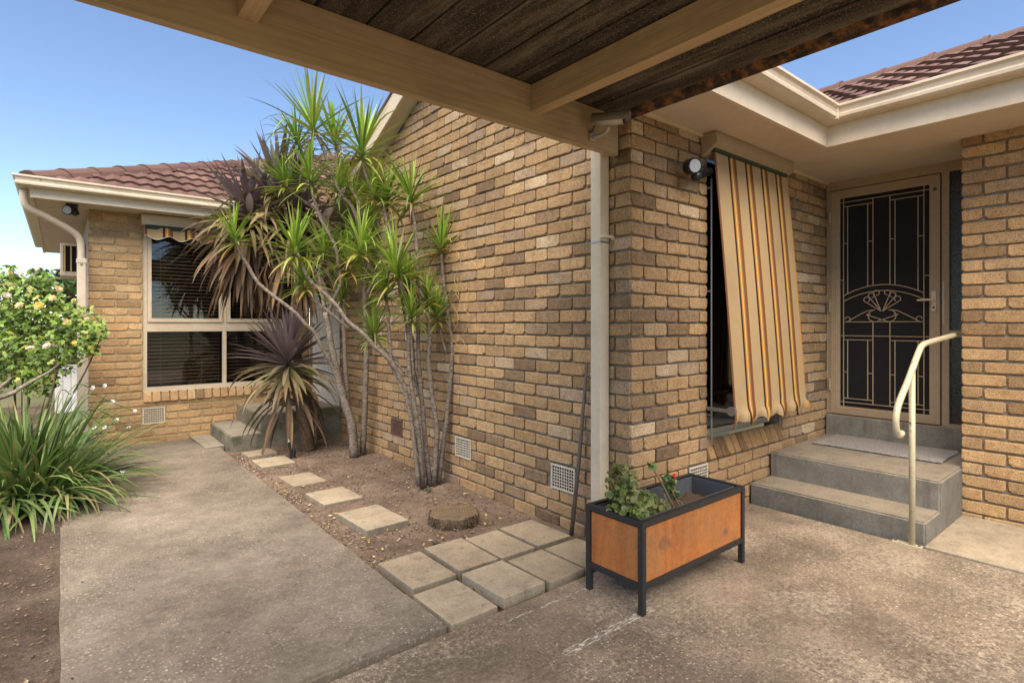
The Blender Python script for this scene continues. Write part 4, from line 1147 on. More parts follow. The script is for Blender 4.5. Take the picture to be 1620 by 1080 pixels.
# ------------------------------------------------------------------ planter
PX0, PX1, PY0, PY1, PT = 2.022, 2.925, 1.548, 1.895, .392
pl = thing('planter_box', 'black steel framed planter trough with orange rust panels', 'planter', (2.47, 1.72, SLAB))
w = .027
for x in (PX0, PX1 - w):
    for y in (PY0, PY1 - w):
        part('leg', newbox(x, y, SLAB - .001, x + w, y + w, PT - .001, bev=.002), MT['black_steel'], pl)
for zz, nm in ((PT - .028, 'top_rail'), (.082, 'bottom_rail')):
    for y in (PY0 + .001, PY1 - w + .001): part(nm, newbox(PX0 + w, y, zz, PX1 - w, y + w - .002, zz + .027, bev=.002), MT['black_steel'], pl)
    for x in (PX0 + .001, PX1 - w + .001): part(nm, newbox(x, PY0 + w, zz, x + w - .002, PY1 - w, zz + .027, bev=.002), MT['black_steel'], pl)
for y in (PY0 + .010, PY1 - .016): part('panel', newbox(PX0 + w + .002, y, .110, PX1 - w - .002, y + .006, PT - .035), MT['panel'], pl)
for x in (PX0 + .010, PX1 - .016): part('panel', newbox(x, PY0 + w + .003, .110, x + .006, PY1 - w - .003, PT - .035), MT['panel'], pl)
bm = bmesh.new(); i0, i1, j0, j1 = PX0 + .040, PX1 - .040, PY0 + .040, PY1 - .040
for (a, b_, c, d) in ((i0, i1, j0, j0 + .004), (i0, i1, j1 - .004, j1), (i0, i0 + .004, j0 + .004, j1 - .004), (i1 - .004, i1, j0 + .004, j1 - .004)): box(bm, a, c, .10, b_, d, PT - .006)
part('liner', bm, MT['grey_plastic'], pl)
bm = bmesh.new(); nx, ny = 40, 14; g = []
for j in range(ny + 1):
    g.append([bm.verts.new((i0 + .004 + (i1 - i0 - .008) * i / nx, j0 + .004 + (j1 - j0 - .008) * j / ny, .262 + .02 * mnoise.noise((i * .5, j * .5, 2)) + .03 + rnd.uniform(-.008, .008))) for i in range(nx + 1)])
for j in range(ny):
    for i in range(nx): bm.faces.new((g[j][i], g[j][i+1], g[j+1][i+1], g[j+1][i]))
part('potting_soil', bm, simple('potting_soil', (0.085, 0.055, 0.04), 0.95, 0, 0.1), pl, True)

# ------------------------------------------------------------------ stump
su = thing('tree_stump', 'low sawn tree stump with ragged bark beside the pavers', 'stump', (2.10, 3.20, SOIL))
bm = bmesh.new(); n = 56; rt = []
for i in range(n):
    a_ = 2 * math.pi * i / n; r_ = .163 + .012 * mnoise.noise((math.cos(a_) * 2, math.sin(a_) * 2, 0)) + rnd.uniform(-.003, .003)
    rt.append((a_, r_))
ring = [[bm.verts.new((2.10 + math.cos(a_) * (r_ + dr + (rnd.uniform(-.006, .008) if dr else 0)), 3.20 + math.sin(a_) * (r_ + dr), z)) for a_, r_ in rt] for dr, z in ((-.006, -.004), (.004, -.010), (.004, -.035), (-.012, -.10))]
cv = bm.verts.new((2.10, 3.20, -.002))
for i in range(n):
    q = (i + 1) % n; bm.faces.new((cv, ring[0][i], ring[0][q]))
    for A_, B_ in zip(ring, ring[1:]): bm.faces.new((A_[i], B_[i], B_[q], A_[q]))
so = part('sawn_top', bm, MT['stump'], su)
so.data.transform(Matrix.Translation((-2.10, -3.20, 0))); so.location = (2.10, 3.20, 0)
bm = bmesh.new()
for i in range(120):
    a_ = 2 * math.pi * (i + rnd.random()) / 120; r_ = .163 + rnd.uniform(-.004, .012); ww = rnd.uniform(.004, .009); h = rnd.uniform(.02, .05); z1 = -.008 + rnd.uniform(-.012, .006)
    c, s = math.cos(a_), math.sin(a_); t_ = Vector((-s, c, 0)) * ww; p = Vector((2.10 + c * r_, 3.20 + s * r_, z1)); q = p + Vector((c * rnd.uniform(.004, .016), s * rnd.uniform(.004, .016), -h))
    v = [bm.verts.new(x) for x in (p - t_, p + t_, q + t_ * .6, q - t_ * .6)]; bm.faces.new(v)
part('bark', bm, MT['bark_dark'], su)
# ------------------------------------------------------------------ plants
def lerp(a, b, t): return tuple(a[i] + (b[i] - a[i]) * t for i in range(3))
class Leaves:
    def __init__(s): s.V = []; s.F = []; s.C = []
    def strap(s, base, dirv, length, width, droop, col, tipcol=None, seg=6, fold=.25, twist=0.0, prof=None):
        """one strap leaf: a folded ribbon that leaves along dirv and bends down"""
        d = Vector(dirv).normalized(); p = Vector(base); sd = d.cross(Vector((0, 0, 1)))
        sd = sd.normalized() if sd.length > 1e-4 else Vector((1, 0, 0))
        sd = Matrix.Rotation(twist, 3, d) @ sd
        i0 = len(s.V); st_ = length / seg
        for k in range(seg + 1):
            t = k / seg
            w = width * (prof(t) if prof else (0.55 + 0.45 * min(1, t * 5)) * (1 - max(0, (t - .45) / .55) ** 1.6)) * .5 + .0006
            n = sd.cross(d).normalized()
            s.V += [tuple(p - sd * w), tuple(p - n * w * fold), tuple(p + sd * w)]
            p = p + d * st_
            d = (d + Vector((0, 0, -droop * st_ / max(length, .01) * (0.4 + 1.2 * t)))).normalized()
        for k in range(seg):
            a = i0 + k * 3; t = (k + .5) / seg
            c = lerp(col, tipcol, max(0, (t - .35) / .65)) if tipcol else col
            s.F += [(a, a + 1, a + 4, a + 3), (a + 1, a + 2, a + 5, a + 4)]; s.C += [c, c]
    def blade(s, c, n, up, L, W, col):
        """a small oval leaf: six-sided, a little cupped"""
        n = Vector(n).normalized(); u = Vector(up); u = (u - n * u.dot(n)); u = u.normalized() if u.length > 1e-4 else n.orthogonal().normalized()
        w = n.cross(u); c = Vector(c); i0 = len(s.V)
        for a, b_, h in ((0, 0, 0), (.28, .5, .06), (.62, .42, .05), (1, 0, -.08), (.62, -.42, .05), (.28, -.5, .06), (.5, 0, -.04)):
            s.V.append(tuple(c + u * (a * L) + w * (b_ * W) + n * (h * L)))
        for q in ((0, 1, 6), (1, 2, 6), (2, 3, 6), (3, 4, 6), (4, 5, 6), (5, 0, 6)):
            s.F.append(tuple(i0 + k for k in q)); s.C.append(col)
    def build(s, name, mat, parent, kind=None):
        me = bpy.data.meshes.new(name); me.from_pydata(s.V, [], s.F); set_cols(me, s.C); me.materials.append(mat)
        for p in me.polygons: p.use_smooth = True
        o = link(bpy.data.objects.new(name, me))
        if kind: o['kind'] = kind
        return under(parent, o)
pr = random.Random(21)
GREENS = [(0.17, 0.27, 0.03), (0.13, 0.22, 0.025), (0.23, 0.32, 0.04), (0.09, 0.16, 0.025), (0.28, 0.33, 0.06)]
YEL = [(0.34, 0.30, 0.06), (0.40, 0.27, 0.05), (0.26, 0.26, 0.06)]
def jit(c, a=.18): k = 1 + pr.uniform(-a, a); return tuple(x * k for x in c)
def dracaena_rosette(parent, c, axis, size, n=72, seed=0):
    n = int(n * pr.uniform(.8, 1.15)); size *= pr.uniform(.92, 1.12); axis = Vector(axis) + Vector((pr.uniform(-.18, .18), pr.uniform(-.18, .18), 0))
    L = Leaves(); ax = Vector(axis).normalized(); o1 = ax.orthogonal().normalized(); o2 = ax.cross(o1)
    for i in range(n):
        t = i / n                                   # 0 = youngest, upright; 1 = oldest, hanging
        th = i * 2.39996 + pr.uniform(-.3, .3)
        tilt = R(5 + 104 * t ** 1.05 + pr.uniform(-14, 14))
        d = ax * math.cos(tilt) + (o1 * math.cos(th) + o2 * math.sin(th)) * math.sin(tilt)
        ln = size * 1.08 * pr.uniform(.78, 1.14) * (0.80 + .25 * math.sin(min(1, t * 1.4) * math.pi))
        col = jit(pr.choice(GREENS)) if t > .22 else jit((0.25, 0.40, 0.045))
        tip = None
        if t > .7 and pr.random() < .45: col = jit(pr.choice(YEL)); tip = (0.26, 0.16, 0.06)
        elif pr.random() < .3: tip = jit((0.22, 0.20, 0.05))
        L.strap(Vector(c) + ax * (.03 * (1 - t)) - ax * (.07 * t), d, ln, pr.uniform(.015, .021) * (size / .36) ** .5, (.15 + .75 * t) * pr.uniform(.5, 1.5) + (pr.uniform(1.2, 2.6) if pr.random() < .14 else 0), col, tip, 6, .3, pr.uniform(-.4, .4))
    return L.build('leaf_rosette', MT['leaf'], parent)
def trunk(parent, pts, r0, r1, mat='bark', name='trunk', n=9):
    if mat == 'bark': r0 *= .80; r1 *= .78
    P = smooth_path(pts, 4); m = len(P)
    bm = bmesh.new()
    tube(bm, [p + Vector((pr.uniform(-.003, .003), pr.uniform(-.003, .003), 0)) for p in P], [(r0 + (r1 - r0) * (i / (m - 1)) ** .8) * (1 + .06 * math.sin(i * 1.9)) for i in range(m)], n)
    return part(name, bm, MT[mat], parent, True)
def pxs(lst, d0, d1):
    n = len(lst); return [at(x, y, d0 + (d1 - d0) * i / (n - 1)) for i, (x, y) in enumerate(lst)]
# dracaena by the wall: a clump of pale stems from one root
D1 = thing('dracaena', 'many stemmed dracaena clump with spiky green heads by the gable wall', 'dracaena', at(680, 762, 4.6))
T1 = [(672, 772), (666, 719), (652, 666), (641, 617), (627, 585), (613, 566), (592, 547), (571, 525), (550, 508), (532, 483), (511, 462), (494, 448), (480, 427), (470, 400)]
trunk(D1, pxs(T1, 4.58, 4.25), .030, .017)
trunk(D1, pxs([(566, 522), (549, 516), (528, 499), (506, 482), (487, 463), (481, 448)], 4.42, 4.35), .018, .012, name='branch')
T4 = [(668, 770), (662, 684), (652, 617), (647, 561), (648, 508), (647, 483), (638, 459), (629, 437)]
trunk(D1, pxs(T4, 4.55, 4.45), .028, .017)
T5 = [(680, 766), (670, 666), (663, 578), (661, 500), (661, 420), (659, 390), (657, 358), (651, 325)]
trunk(D1, pxs(T5, 4.62, 4.66), .028, .014)
T6 = [(687, 766), (691, 684), (685, 631), (678, 571), (680, 533), (673, 480), (662, 459), (646, 446)]
trunk(D1, pxs(T6, 4.62, 4.60), .030, .017)
T7 = [(693, 764), (706, 666), (713, 596), (715, 543), (708, 490), (702, 448), (698, 395)]
trunk(D1, pxs(T7, 4.66, 4.78), .028, .016)
trunk(D1, pxs([(662, 768), (655, 700), (645, 640), (628, 596), (619, 571), (613, 490), (606, 459), (585, 423), (572, 400)], 4.5, 4.5), .022, .013)
trunk(D1, pxs([(675, 768), (672, 700), (668, 640), (655, 590), (649, 500), (640, 440), (625, 380), (613, 355), (607, 332), (592, 307), (579, 277), (574, 250)], 4.66, 4.75), .024, .016)
trunk(D1, pxs([(655, 600), (652, 560), (650, 505)], 4.5, 4.45), .012, .009, name='branch')
trunk(D1, pxs([(640, 590), (615, 560), (597, 540), (592, 528)], 4.52, 4.6), .012, .009, name='branch')
trunk(D1, pxs([(656, 600), (640, 500), (622, 400), (612, 330)], 4.68, 4.8), .016, .012, name='branch')
trunk(D1, pxs([(706, 560), (697, 525), (692, 500)], 4.70, 4.66), .012, .009, name='branch')
UP = Vector((0, 0, 1))
for (x, y, s, d, lean) in ((467, 394, .34, 4.25, -.15), (481, 446, .27, 4.35, -.1), (626, 430, .42, 4.45, -.1), (646, 444, .28, 4.6, .1), (650, 313, .40, 4.66, 0), (612, 314, .36, 4.8, .05),
                           (698, 388, .34, 4.78, .05), (571, 394, .34, 4.5, -.1), (592, 526, .28, 4.6, -.1), (608, 462, .26, 4.48, -.2), (676, 470, .24, 4.6, .15), (594, 305, .30, 4.72, .15), (691, 497, .24, 4.64, .1), (651, 498, .24, 4.45, 0), (573, 240, .44, 4.75, -.05)):
    dracaena_rosette(D1, at(x, y, d), UP + RGT * lean, s)
D2 = thing('dracaena', 'taller dracaena with two leaning trunks and high green heads before the side door', 'dracaena', at(566, 716, 5.7))
trunk(D2, pxs([(560, 722), (557, 673), (546, 638), (536, 603), (529, 568), (522, 533), (515, 494)], 5.65, 5.6), .060, .036)
trunk(D2, pxs([(574, 716), (578, 631), (580, 561), (579, 533), (577, 489), (576, 430), (576, 395)], 5.75, 5.75), .040, .026)
trunk(D2, pxs([(563, 720), (553, 660), (548, 617), (545, 543), (543, 500), (543, 452), (542, 420)], 5.72, 5.7), .036, .022)
trunk(D2, pxs([(535, 603), (525, 578), (516, 561), (506, 543), (496, 524), (481, 510), (469, 496), (450, 481), (425, 462), (405, 443), (392, 420), (380, 400), (372, 378)], 5.62, 5.25), .026, .020, name='branch')
trunk(D2, pxs([(515, 498), (509, 464), (505, 430), (512, 400)], 5.6, 5.55), .024, .016, name='branch')
trunk(D2, pxs([(517, 500), (531, 467), (539, 447), (534, 410), (530, 388), (520, 370), (506, 343), (499, 323), (491, 290)], 5.6, 5.45), .026, .018, name='branch')
trunk(D2, pxs([(576, 425), (580, 380), (568, 353), (557, 327), (537, 303), (523, 267), (510, 233), (498, 208)], 5.72, 5.5), .030, .020, name='branch')
trunk(D2, pxs([(577, 440), (582, 400), (573, 333), (557, 303), (543, 270), (535, 247), (531, 228)], 5.74, 5.7), .026, .018, name='branch')
trunk(D2, pxs([(543, 440), (530, 400), (515, 350), (497, 330), (470, 310), (452, 294)], 5.7, 5.6), .018, .014, name='branch')
trunk(D2, pxs([(545, 460), (552, 440), (553, 424)], 5.68, 5.6), .014, .011, name='branch')
trunk(D2, pxs([(578, 470), (600, 420), (606, 380), (590, 340), (560, 320)], 5.76, 5.8), .020, .014, name='branch')
for (x, y, s, d, lean) in ((371, 374, .34, 5.25, -.1), (496, 204, .56, 5.5, -.15), (530, 226, .46, 5.7, 0), (490, 284, .46, 5.45, -.1), (451, 290, .34, 5.6, -.15), (512, 398, .34, 5.55, -.1),
                           (553, 421, .36, 5.6, 0), (542, 416, .34, 5.7, 0), (558, 318, .40, 5.8, -.1), (576, 392, .34, 5.75, .1), (470, 225, .36, 5.6, -.35), (541, 470, .30, 5.68, .1), (582, 350, .32, 5.75, .2), (535, 300, .36, 5.6, .1)):
    dracaena_rosette(D2, at(x, y, d), UP + RGT * lean, s, 60)
trunk(D2, pxs([(523, 270), (500, 250), (482, 236), (472, 228)], 5.6, 5.6), .015, .012, name='branch')
# cordylines: purple-bronze straps, a skirt of dead leaves
PURP = [(0.11, 0.075, 0.082), (0.14, 0.10, 0.105), (0.08, 0.052, 0.058), (0.18, 0.14, 0.135)]
BRONZE = [(0.27, 0.25, 0.10), (0.34, 0.29, 0.12), (0.19, 0.165, 0.08), (0.30, 0.22, 0.10)]
DEAD = [(0.17, 0.10, 0.05), (0.115, 0.064, 0.033), (0.23, 0.145, 0.075), (0.08, 0.045, 0.026), (0.145, 0.088, 0.055)]
cprof = lambda t: (.45 + .55 * min(1, t * 3)) * (1 - max(0, (t - .5) / .5) ** 1.8)
def cordyline_head(parent, c, size, n, skirt, spread=1.0, axis=UP, width=.046):
    L = Leaves(); ax = Vector(axis).normalized(); o1 = ax.orthogonal().normalized(); o2 = ax.cross(o1)
    for i in range(n):
        t = i / n; th = i * 2.39996 + pr.uniform(-.25, .25)
        tilt = R(8 + 112 * t * spread + pr.uniform(-8, 8))
        d = ax * math.cos(tilt) + (o1 * math.cos(th) + o2 * math.sin(th)) * math.sin(tilt)
        col = jit(pr.choice(PURP)) if t < .55 else jit(lerp(pr.choice(PURP), pr.choice(BRONZE), min(1, (t - .5) * 3)))
        L.strap(Vector(c) - ax * (.10 * t), d, size * pr.uniform(.8, 1.1), width * pr.uniform(.8, 1.15), (.12 + .7 * t) * pr.uniform(.7, 1.3), col, jit((0.20, 0.14, 0.08)) if t > .6 else None, 6, .35, pr.uniform(-.4, .4), cprof)
    L.build('leaf_head', MT['leaf'], parent)
    if skirt:
        L = Leaves()
        for i in range(skirt):
            t = i / skirt; th = i * 2.39996 + pr.uniform(-.4, .4)
            tilt = R(78 + 70 * t + pr.uniform(-12, 12))
            d = UP * math.cos(tilt) + Vector((math.cos(th), math.sin(th), 0)) * math.sin(tilt)
            base = Vector(c) - UP * (.06 + .50 * t) + Vector((math.cos(th), math.sin(th), 0)) * .06
            c0 = jit(lerp(pr.choice(BRONZE), pr.choice(DEAD), min(1, max(0, t * 2.0 + pr.uniform(-.35, .25)))), .35)
            L.strap(base, d, size * pr.uniform(.75, 1.1), width * pr.uniform(.45, .95), pr.uniform(1.4, 2.8), c0, jit(pr.choice(DEAD), .3), 7, .5, pr.uniform(-.9, .9), cprof)
        L.build('dead_skirt', MT['dry_leaf'], parent)
C1 = thing('cordyline', 'low purple cordyline with bronze drooping leaves on a short dark trunk', 'cordyline', at(485, 706, 5.95))
trunk(C1, pxs([(487, 712), (484, 690), (478, 650), (468, 610), (458, 578)], 5.95, 5.80), .078, .045, 'bark_dark')
trunk(C1, pxs([(498, 704), (499, 680), (500, 650), (492, 630)], 5.98, 5.95), .022, .018, 'bark_dark', 'side_stem')
cordyline_head(C1, at(456, 568, 5.80), .64, 96, 40, 1.10, UP, .050)
C2 = thing('cordyline', 'tall shaggy cordyline with several purple heads and brown dead leaf skirt', 'cordyline', at(492, 690, 6.15))
base = at(505, 694, 6.2)
trunk(C2, [base, at(480, 600, 6.25), at(452, 500, 6.2), at(425, 420, 6.1), at(400, 350, 6.0)], .060, .045, 'bark_dark')
trunk(C2, [at(452, 500, 6.2), at(448, 420, 6.2), at(440, 350, 6.2), at(438, 300, 6.2)], .045, .035, 'bark_dark', 'branch')
trunk(C2, [at(452, 490, 6.2), at(462, 420, 6.15), at(460, 350, 6.1)], .040, .032, 'bark_dark', 'branch')
cordyline_head(C2, at(394, 336, 5.90), .66, 64, 190, 1.0, UP + RGT * -.10, .062)
cordyline_head(C2, at(440, 298, 6.15), .74, 60, 110, 1.0, UP, .062)
cordyline_head(C2, at(462, 340, 6.05), .74, 50, 150, 1.0, UP + RGT * .1, .060)
# dry curly tendrils on the wall beside the dracaena
bm = bmesh.new()
for k in range(5):
    y0 = 3.78 + pr.uniform(-.10, .12); z0 = 1.55 + pr.uniform(-.2, .35); pts = []
    for i in range(14):
        a_ = i * .9 + k; pts.append((XA - .018 - .012 * abs(math.sin(a_)), y0 + .035 * math.cos(a_) * (1 if i % 5 else 2) + .006 * i, z0 - .035 * i + .02 * math.sin(a_)))
    tube(bm, smooth_path(pts, 3), .0022, 5)
tag(obj('dry_tendrils', bm, simple('dry_tendril', (0.42, 0.28, 0.11), 0.8), smooth=True), 'dry yellow tendrils clinging to the brick wall beside the dracaena', 'vine')

# strappy iris clump with small white flowers
IR = thing('iris_clump', 'dense clump of dark green strappy iris leaves with white flowers', 'plant', (-.15, 5.75, SOIL))
L = Leaves(); GI = [(0.075, 0.135, 0.03), (0.10, 0.17, 0.035), (0.14, 0.21, 0.05), (0.04, 0.075, 0.02), (0.18, 0.24, 0.07)]
for i in range(760):
    a_ = pr.uniform(0, 2 * math.pi); rr_ = .50 * math.sqrt(pr.random())
    bx_, by_ = -.26 + rr_ * math.cos(a_) * .72, 5.78 + rr_ * math.sin(a_) * 1.1
    out = Vector((bx_ + .20, by_ - 5.78, 0)); out = out.normalized() if out.length > .02 else Vector((1, 0, 0))
    tl = R(min(82, 8 + 70 * (rr_ / .5) * pr.uniform(.35, 1.25))); th = math.atan2(out.y, out.x) + pr.uniform(-.7, .7)
    d = Vector((math.cos(th) * math.sin(tl), math.sin(th) * math.sin(tl), math.cos(tl)))
    L.strap((bx_, by_, SOIL), d, pr.uniform(.62, 1.0), pr.uniform(.016, .028), pr.uniform(.4, 1.9), jit(pr.choice(GI), .25), jit((0.28, 0.2, 0.1)) if pr.random() < .12 else None, 8, .2, pr.uniform(-.5, .5))
for i in range(70):      # the collapsed front leaves lying over the edge of the bed
    bx_, by_ = pr.uniform(-.55, .10), pr.uniform(5.15, 5.5)
    th = R(pr.uniform(-120, -20)); d = Vector((math.cos(th) * .75, math.sin(th) * .75, .75))
    L.strap((bx_, by_, SOIL), d, pr.uniform(.55, .8), pr.uniform(.016, .026), pr.uniform(2.4, 3.8), jit((0.13, 0.19, 0.06), .25), jit((0.3, 0.22, 0.1)) if pr.random() < .3 else None, 9, .2)
L.build('strap_leaves', MT['leaf'], IR)
def flower(parent, c, r, cols, n=6, layers=1, cup=.5, name='flower'):
    L = Leaves(); c = Vector(c); ax = Vector((pr.uniform(-.5, .5), pr.uniform(-1, -.1), pr.uniform(.2, 1))).normalized(); o1 = ax.orthogonal().normalized(); o2 = ax.cross(o1)
    for ly in range(layers):
        for i in range(n):
            th = 2 * math.pi * (i + .5 * ly) / n; d = o1 * math.cos(th) + o2 * math.sin(th); k = cup + .5 * ly / max(1, layers)
            L.blade(c + ax * (.1 * r * ly), (ax - d * k), d + ax * k, r * (1 - .22 * ly), r * .75, jit(pr.choice(cols), .1))
    return L.build(name, MT['petal'], parent)
for (x, y, d) in ((166, 610, 4.9), (147, 613, 4.8), (178, 635, 4.95), (213, 650, 5.0), (185, 664, 4.8), (150, 677, 4.6), (166, 676, 4.7), (53, 737, 4.2), (194, 745, 4.5), (115, 625, 4.7), (204, 676, 4.9)):
    c = at(x, y, d); flower(IR, c, .021, [(0.75, 0.75, 0.78), (0.68, 0.68, 0.74)], 6, 1, .3)
    bm = bmesh.new(); tube(bm, smooth_path([(-.1 + pr.uniform(-.15, .15), 5.7 + pr.uniform(-.2, .2), SOIL + .1), (c * .5 + Vector((-.05, 2.86, .36))), c], 4), .0035, 5)
    part('flower_stalk', bm, simple('stalk_green', (0.07, 0.11, 0.03), .6) if 'stalk_green' not in bpy.data.materials else bpy.data.materials['stalk_green'], IR)
# rose bush
RO = thing('rose_bush', 'rose bush with pale yellow blooms beside the far corner of the house', 'rose bush', (-.35, 6.7, SOIL))
canes = [((-.40, 6.55), at(-30, 470, 5.0)), ((-.30, 6.6), at(30, 455, 5.1)), ((-.25, 6.6), at(75, 470, 5.2)), ((-.2, 6.5), at(110, 495, 5.1)), ((-.25, 6.5), at(165, 522, 5.05)), ((-.5, 6.5), at(-60, 520, 5.0)), ((-.3, 6.7), at(55, 425, 5.3)), ((-.35, 6.4), at(20, 530, 4.8)), ((-.3, 6.4), at(90, 560, 4.9))]
ends = []
for (bx_, by_), e in canes:
    b0 = Vector((bx_, by_, SOIL)); m_ = (b0 + e) / 2 + Vector((pr.uniform(-.12, .12), pr.uniform(-.12, .12), .18))
    P = smooth_path([b0, m_, e], 6); bm = bmesh.new(); tube(bm, P, [.012 - .008 * i / (len(P) - 1) for i in range(len(P))], 6); part('cane', bm, MT['bark_dark'], RO, True)
    for k in range(5, len(P)): ends.append(P[k])
bm = bmesh.new(); tube(bm, [at(-10, 632, 4.4), at(20, 622, 4.5), at(45, 606, 4.6), at(75, 590, 4.75), at(95, 575, 4.9)], [.02, .018, .015, .011, .007], 7); tube(bm, [at(-10, 622, 4.4), at(8, 606, 4.5), at(18, 598, 4.6)], [.014, .012, .008], 7); part('cane', bm, MT['bark'], RO, True)
L = Leaves(); RG = [(0.13, 0.23, 0.035), (0.19, 0.30, 0.05), (0.08, 0.15, 0.03), (0.25, 0.35, 0.07), (0.30, 0.33, 0.07)]
cent = [(at(x, y, d), r_) for x, y, d, r_ in ((20, 480, 5.1, .27), (75, 500, 5.15, .26), (120, 515, 5.1, .20), (-40, 510, 5.0, .34), (30, 550, 4.95, .28), (90, 560, 5.0, .22), (60, 450, 5.25, .16), (150, 525, 5.05, .12), (10, 440, 5.2, .12), (-20, 580, 4.9, .26), (140, 548, 5.0, .10), (60, 600, 4.9, .16))]
for c, r_ in cent:
    for i in range(int(1900 * r_ ** 1.6 * 1.5)):
        v = Vector((pr.gauss(0, 1), pr.gauss(0, 1), pr.gauss(0, 1))).normalized() * r_ * pr.random() ** .45
        p = c + v; n_ = Vector((pr.uniform(-.7, .7), pr.uniform(-.9, .3), pr.uniform(.2, 1)))
        u_ = Vector((pr.uniform(-1, 1), pr.uniform(-1, 1), pr.uniform(-.7, .2))); col = pr.choice(RG)
        for s_ in (0, 1, -1):       # a sprig of three leaflets
            uu = (Matrix.Rotation(s_ * 1.0, 3, n_.normalized()) @ u_)
            L.blade(p, n_, uu, pr.uniform(.026, .046), pr.uniform(.020, .032), jit(col, .2))
L.build('foliage', MT['leaf'], RO)
for (x, y, d, r_, k) in ((32, 484, 4.85, .055, 0), (62, 484, 4.85, .058, 1), (92, 458, 4.95, .05, 0), (15, 432, 5.0, .045, 0), (35, 434, 5.0, .04, 2), (10, 468, 4.9, .05, 2), (84, 472, 4.9, .045, 0), (75, 548, 4.8, .05, 2), (48, 552, 4.75, .05, 2), (104, 508, 4.9, .035, 0), (138, 505, 4.9, .03, 0), (118, 543, 4.85, .03, 1), (60, 428, 5.05, .03, 0), (117, 475, 5.0, .03, 0)):
    flower(RO, at(x, y, d), r_ * .8, [[(0.70, 0.52, 0.24), (0.74, 0.60, 0.34)], [(0.74, 0.46, 0.06), (0.72, 0.55, 0.16)], [(0.70, 0.54, 0.42), (0.72, 0.60, 0.48)]][k], 7, 3, .45, 'rose')
# geranium in the planter, with a red bloom, and a gourd-like pale ball
GE = thing('geranium', 'straggly geranium with crinkled green leaves at the left of the planter', 'geranium', (2.15, 1.72, .26))
GG = [(0.10, 0.17, 0.035), (0.14, 0.21, 0.05), (0.065, 0.115, 0.028), (0.19, 0.21, 0.06)]
def round_leaf(L, c, n_, r_, col, edge):
    n_ = Vector(n_).normalized(); o1 = n_.orthogonal().normalized(); o2 = n_.cross(o1); i0 = len(L.V); m = 11
    L.V.append(tuple(c)); 
    for k in range(m):
        a_ = 2 * math.pi * k / m; L.V.append(tuple(Vector(c) + (o1 * math.cos(a_) + o2 * math.sin(a_)) * r_ * .6 + n_ * r_ * .10))
    for k in range(m):
        a_ = 2 * math.pi * k / m; L.V.append(tuple(Vector(c) + (o1 * math.cos(a_) + o2 * math.sin(a_)) * r_ * pr.uniform(.85, 1.1) + n_ * r_ * (.55 * (k % 2) - .15)))
    for k in range(m):
        q = (k + 1) % m; L.F.append((i0, i0 + 1 + k, i0 + 1 + q)); L.C.append(col)
        L.F.append((i0 + 1 + k, i0 + 1 + m + k, i0 + 1 + m + q, i0 + 1 + q)); L.C.append(edge)
L = Leaves()
for (cx, cy, cz, r_, n_) in ((2.12, 1.73, .43, .105, 150), (2.115, 1.69, .38, .080, 80), (2.21, 1.69, .37, .095, 110), (2.15, 1.76, .51, .08, 80), (2.29, 1.67, .36, .075, 46), (2.085, 1.63, .425, .050, 26), (2.28, 1.73, .37, .07, 40)):
    for i in range(n_):
        v = Vector((pr.gauss(0, 1), pr.gauss(0, 1), pr.gauss(0, 1))).normalized() * r_ * pr.random() ** .4
        col = jit(pr.choice(GG), .2)
        round_leaf(L, Vector((cx, cy, cz)) + v, (pr.uniform(-.8, .5), pr.uniform(-1, .2), pr.uniform(.2, 1)), pr.uniform(.010, .019), col, jit(lerp(col, (0.30, 0.28, 0.10), .4), .25))
L.build('foliage', MT['leaf'], GE)
bm = bmesh.new()
for e in ((2.12, 1.73, .47), (2.09, 1.69, .36), (2.20, 1.69, .40), (2.17, 1.77, .52), (2.26, 1.66, .31)):
    tube(bm, smooth_path([(2.17 + pr.uniform(-.03, .03), 1.72, .255), (2.16 + pr.uniform(-.05, .05), 1.72 + pr.uniform(-.03, .03), .33), e], 4), .006, 6)
tube(bm, smooth_path([(2.40, 1.64, .268), (2.33, 1.66, .33), (2.27, 1.70, .375), (2.22, 1.73, .37)], 4), .005, 6)
tube(bm, smooth_path([(2.28, 1.60, .272), (2.20, 1.60, .300), (2.13, 1.63, .34)], 4), .006, 6)
part('stem', bm, simple('geranium_stem', (0.20, 0.14, 0.08), .8), GE, True)
G2 = thing('geranium', 'leggy geranium with one red bloom near the middle of the planter', 'geranium', (2.50, 1.70, .26))
bm = bmesh.new()
tube(bm, smooth_path([(2.52, 1.69, .262), (2.47, 1.70, .34), (2.42, 1.72, .44), (2.37, 1.745, .53), (2.345, 1.75, .56)], 4), .005, 6)
tube(bm, smooth_path([(2.55, 1.68, .262), (2.51, 1.70, .35), (2.48, 1.72, .43), (2.475, 1.735, .48)], 4), .005, 6)
tube(bm, smooth_path([(2.45, 1.70, .262), (2.44, 1.71, .34), (2.425, 1.72, .40)], 4), .004, 6)
tube(bm, smooth_path([(2.62, 1.68, .262), (2.57, 1.70, .32), (2.53, 1.73, .36)], 4), .004, 6)
part('stem', bm, bpy.data.materials['geranium_stem'], G2, True)
L = Leaves()
for (cx, cy, cz, r_, n_) in ((2.475, 1.735, .455, .040, 20), (2.345, 1.75, .555, .022, 7), (2.49, 1.72, .40, .04, 12), (2.53, 1.73, .37, .03, 8), (2.63, 1.70, .285, .03, 10)):
    for i in range(n_):
        v = Vector((pr.gauss(0, 1), pr.gauss(0, 1), pr.gauss(0, 1))).normalized() * r_ * pr.random() ** .4
        col = jit(pr.choice(GG), .2); round_leaf(L, Vector((cx, cy, cz)) + v, (pr.uniform(-.8, .5), pr.uniform(-1, .2), pr.uniform(.2, 1)), pr.uniform(.012, .021), col, col)
L.build('foliage', MT['leaf'], G2)
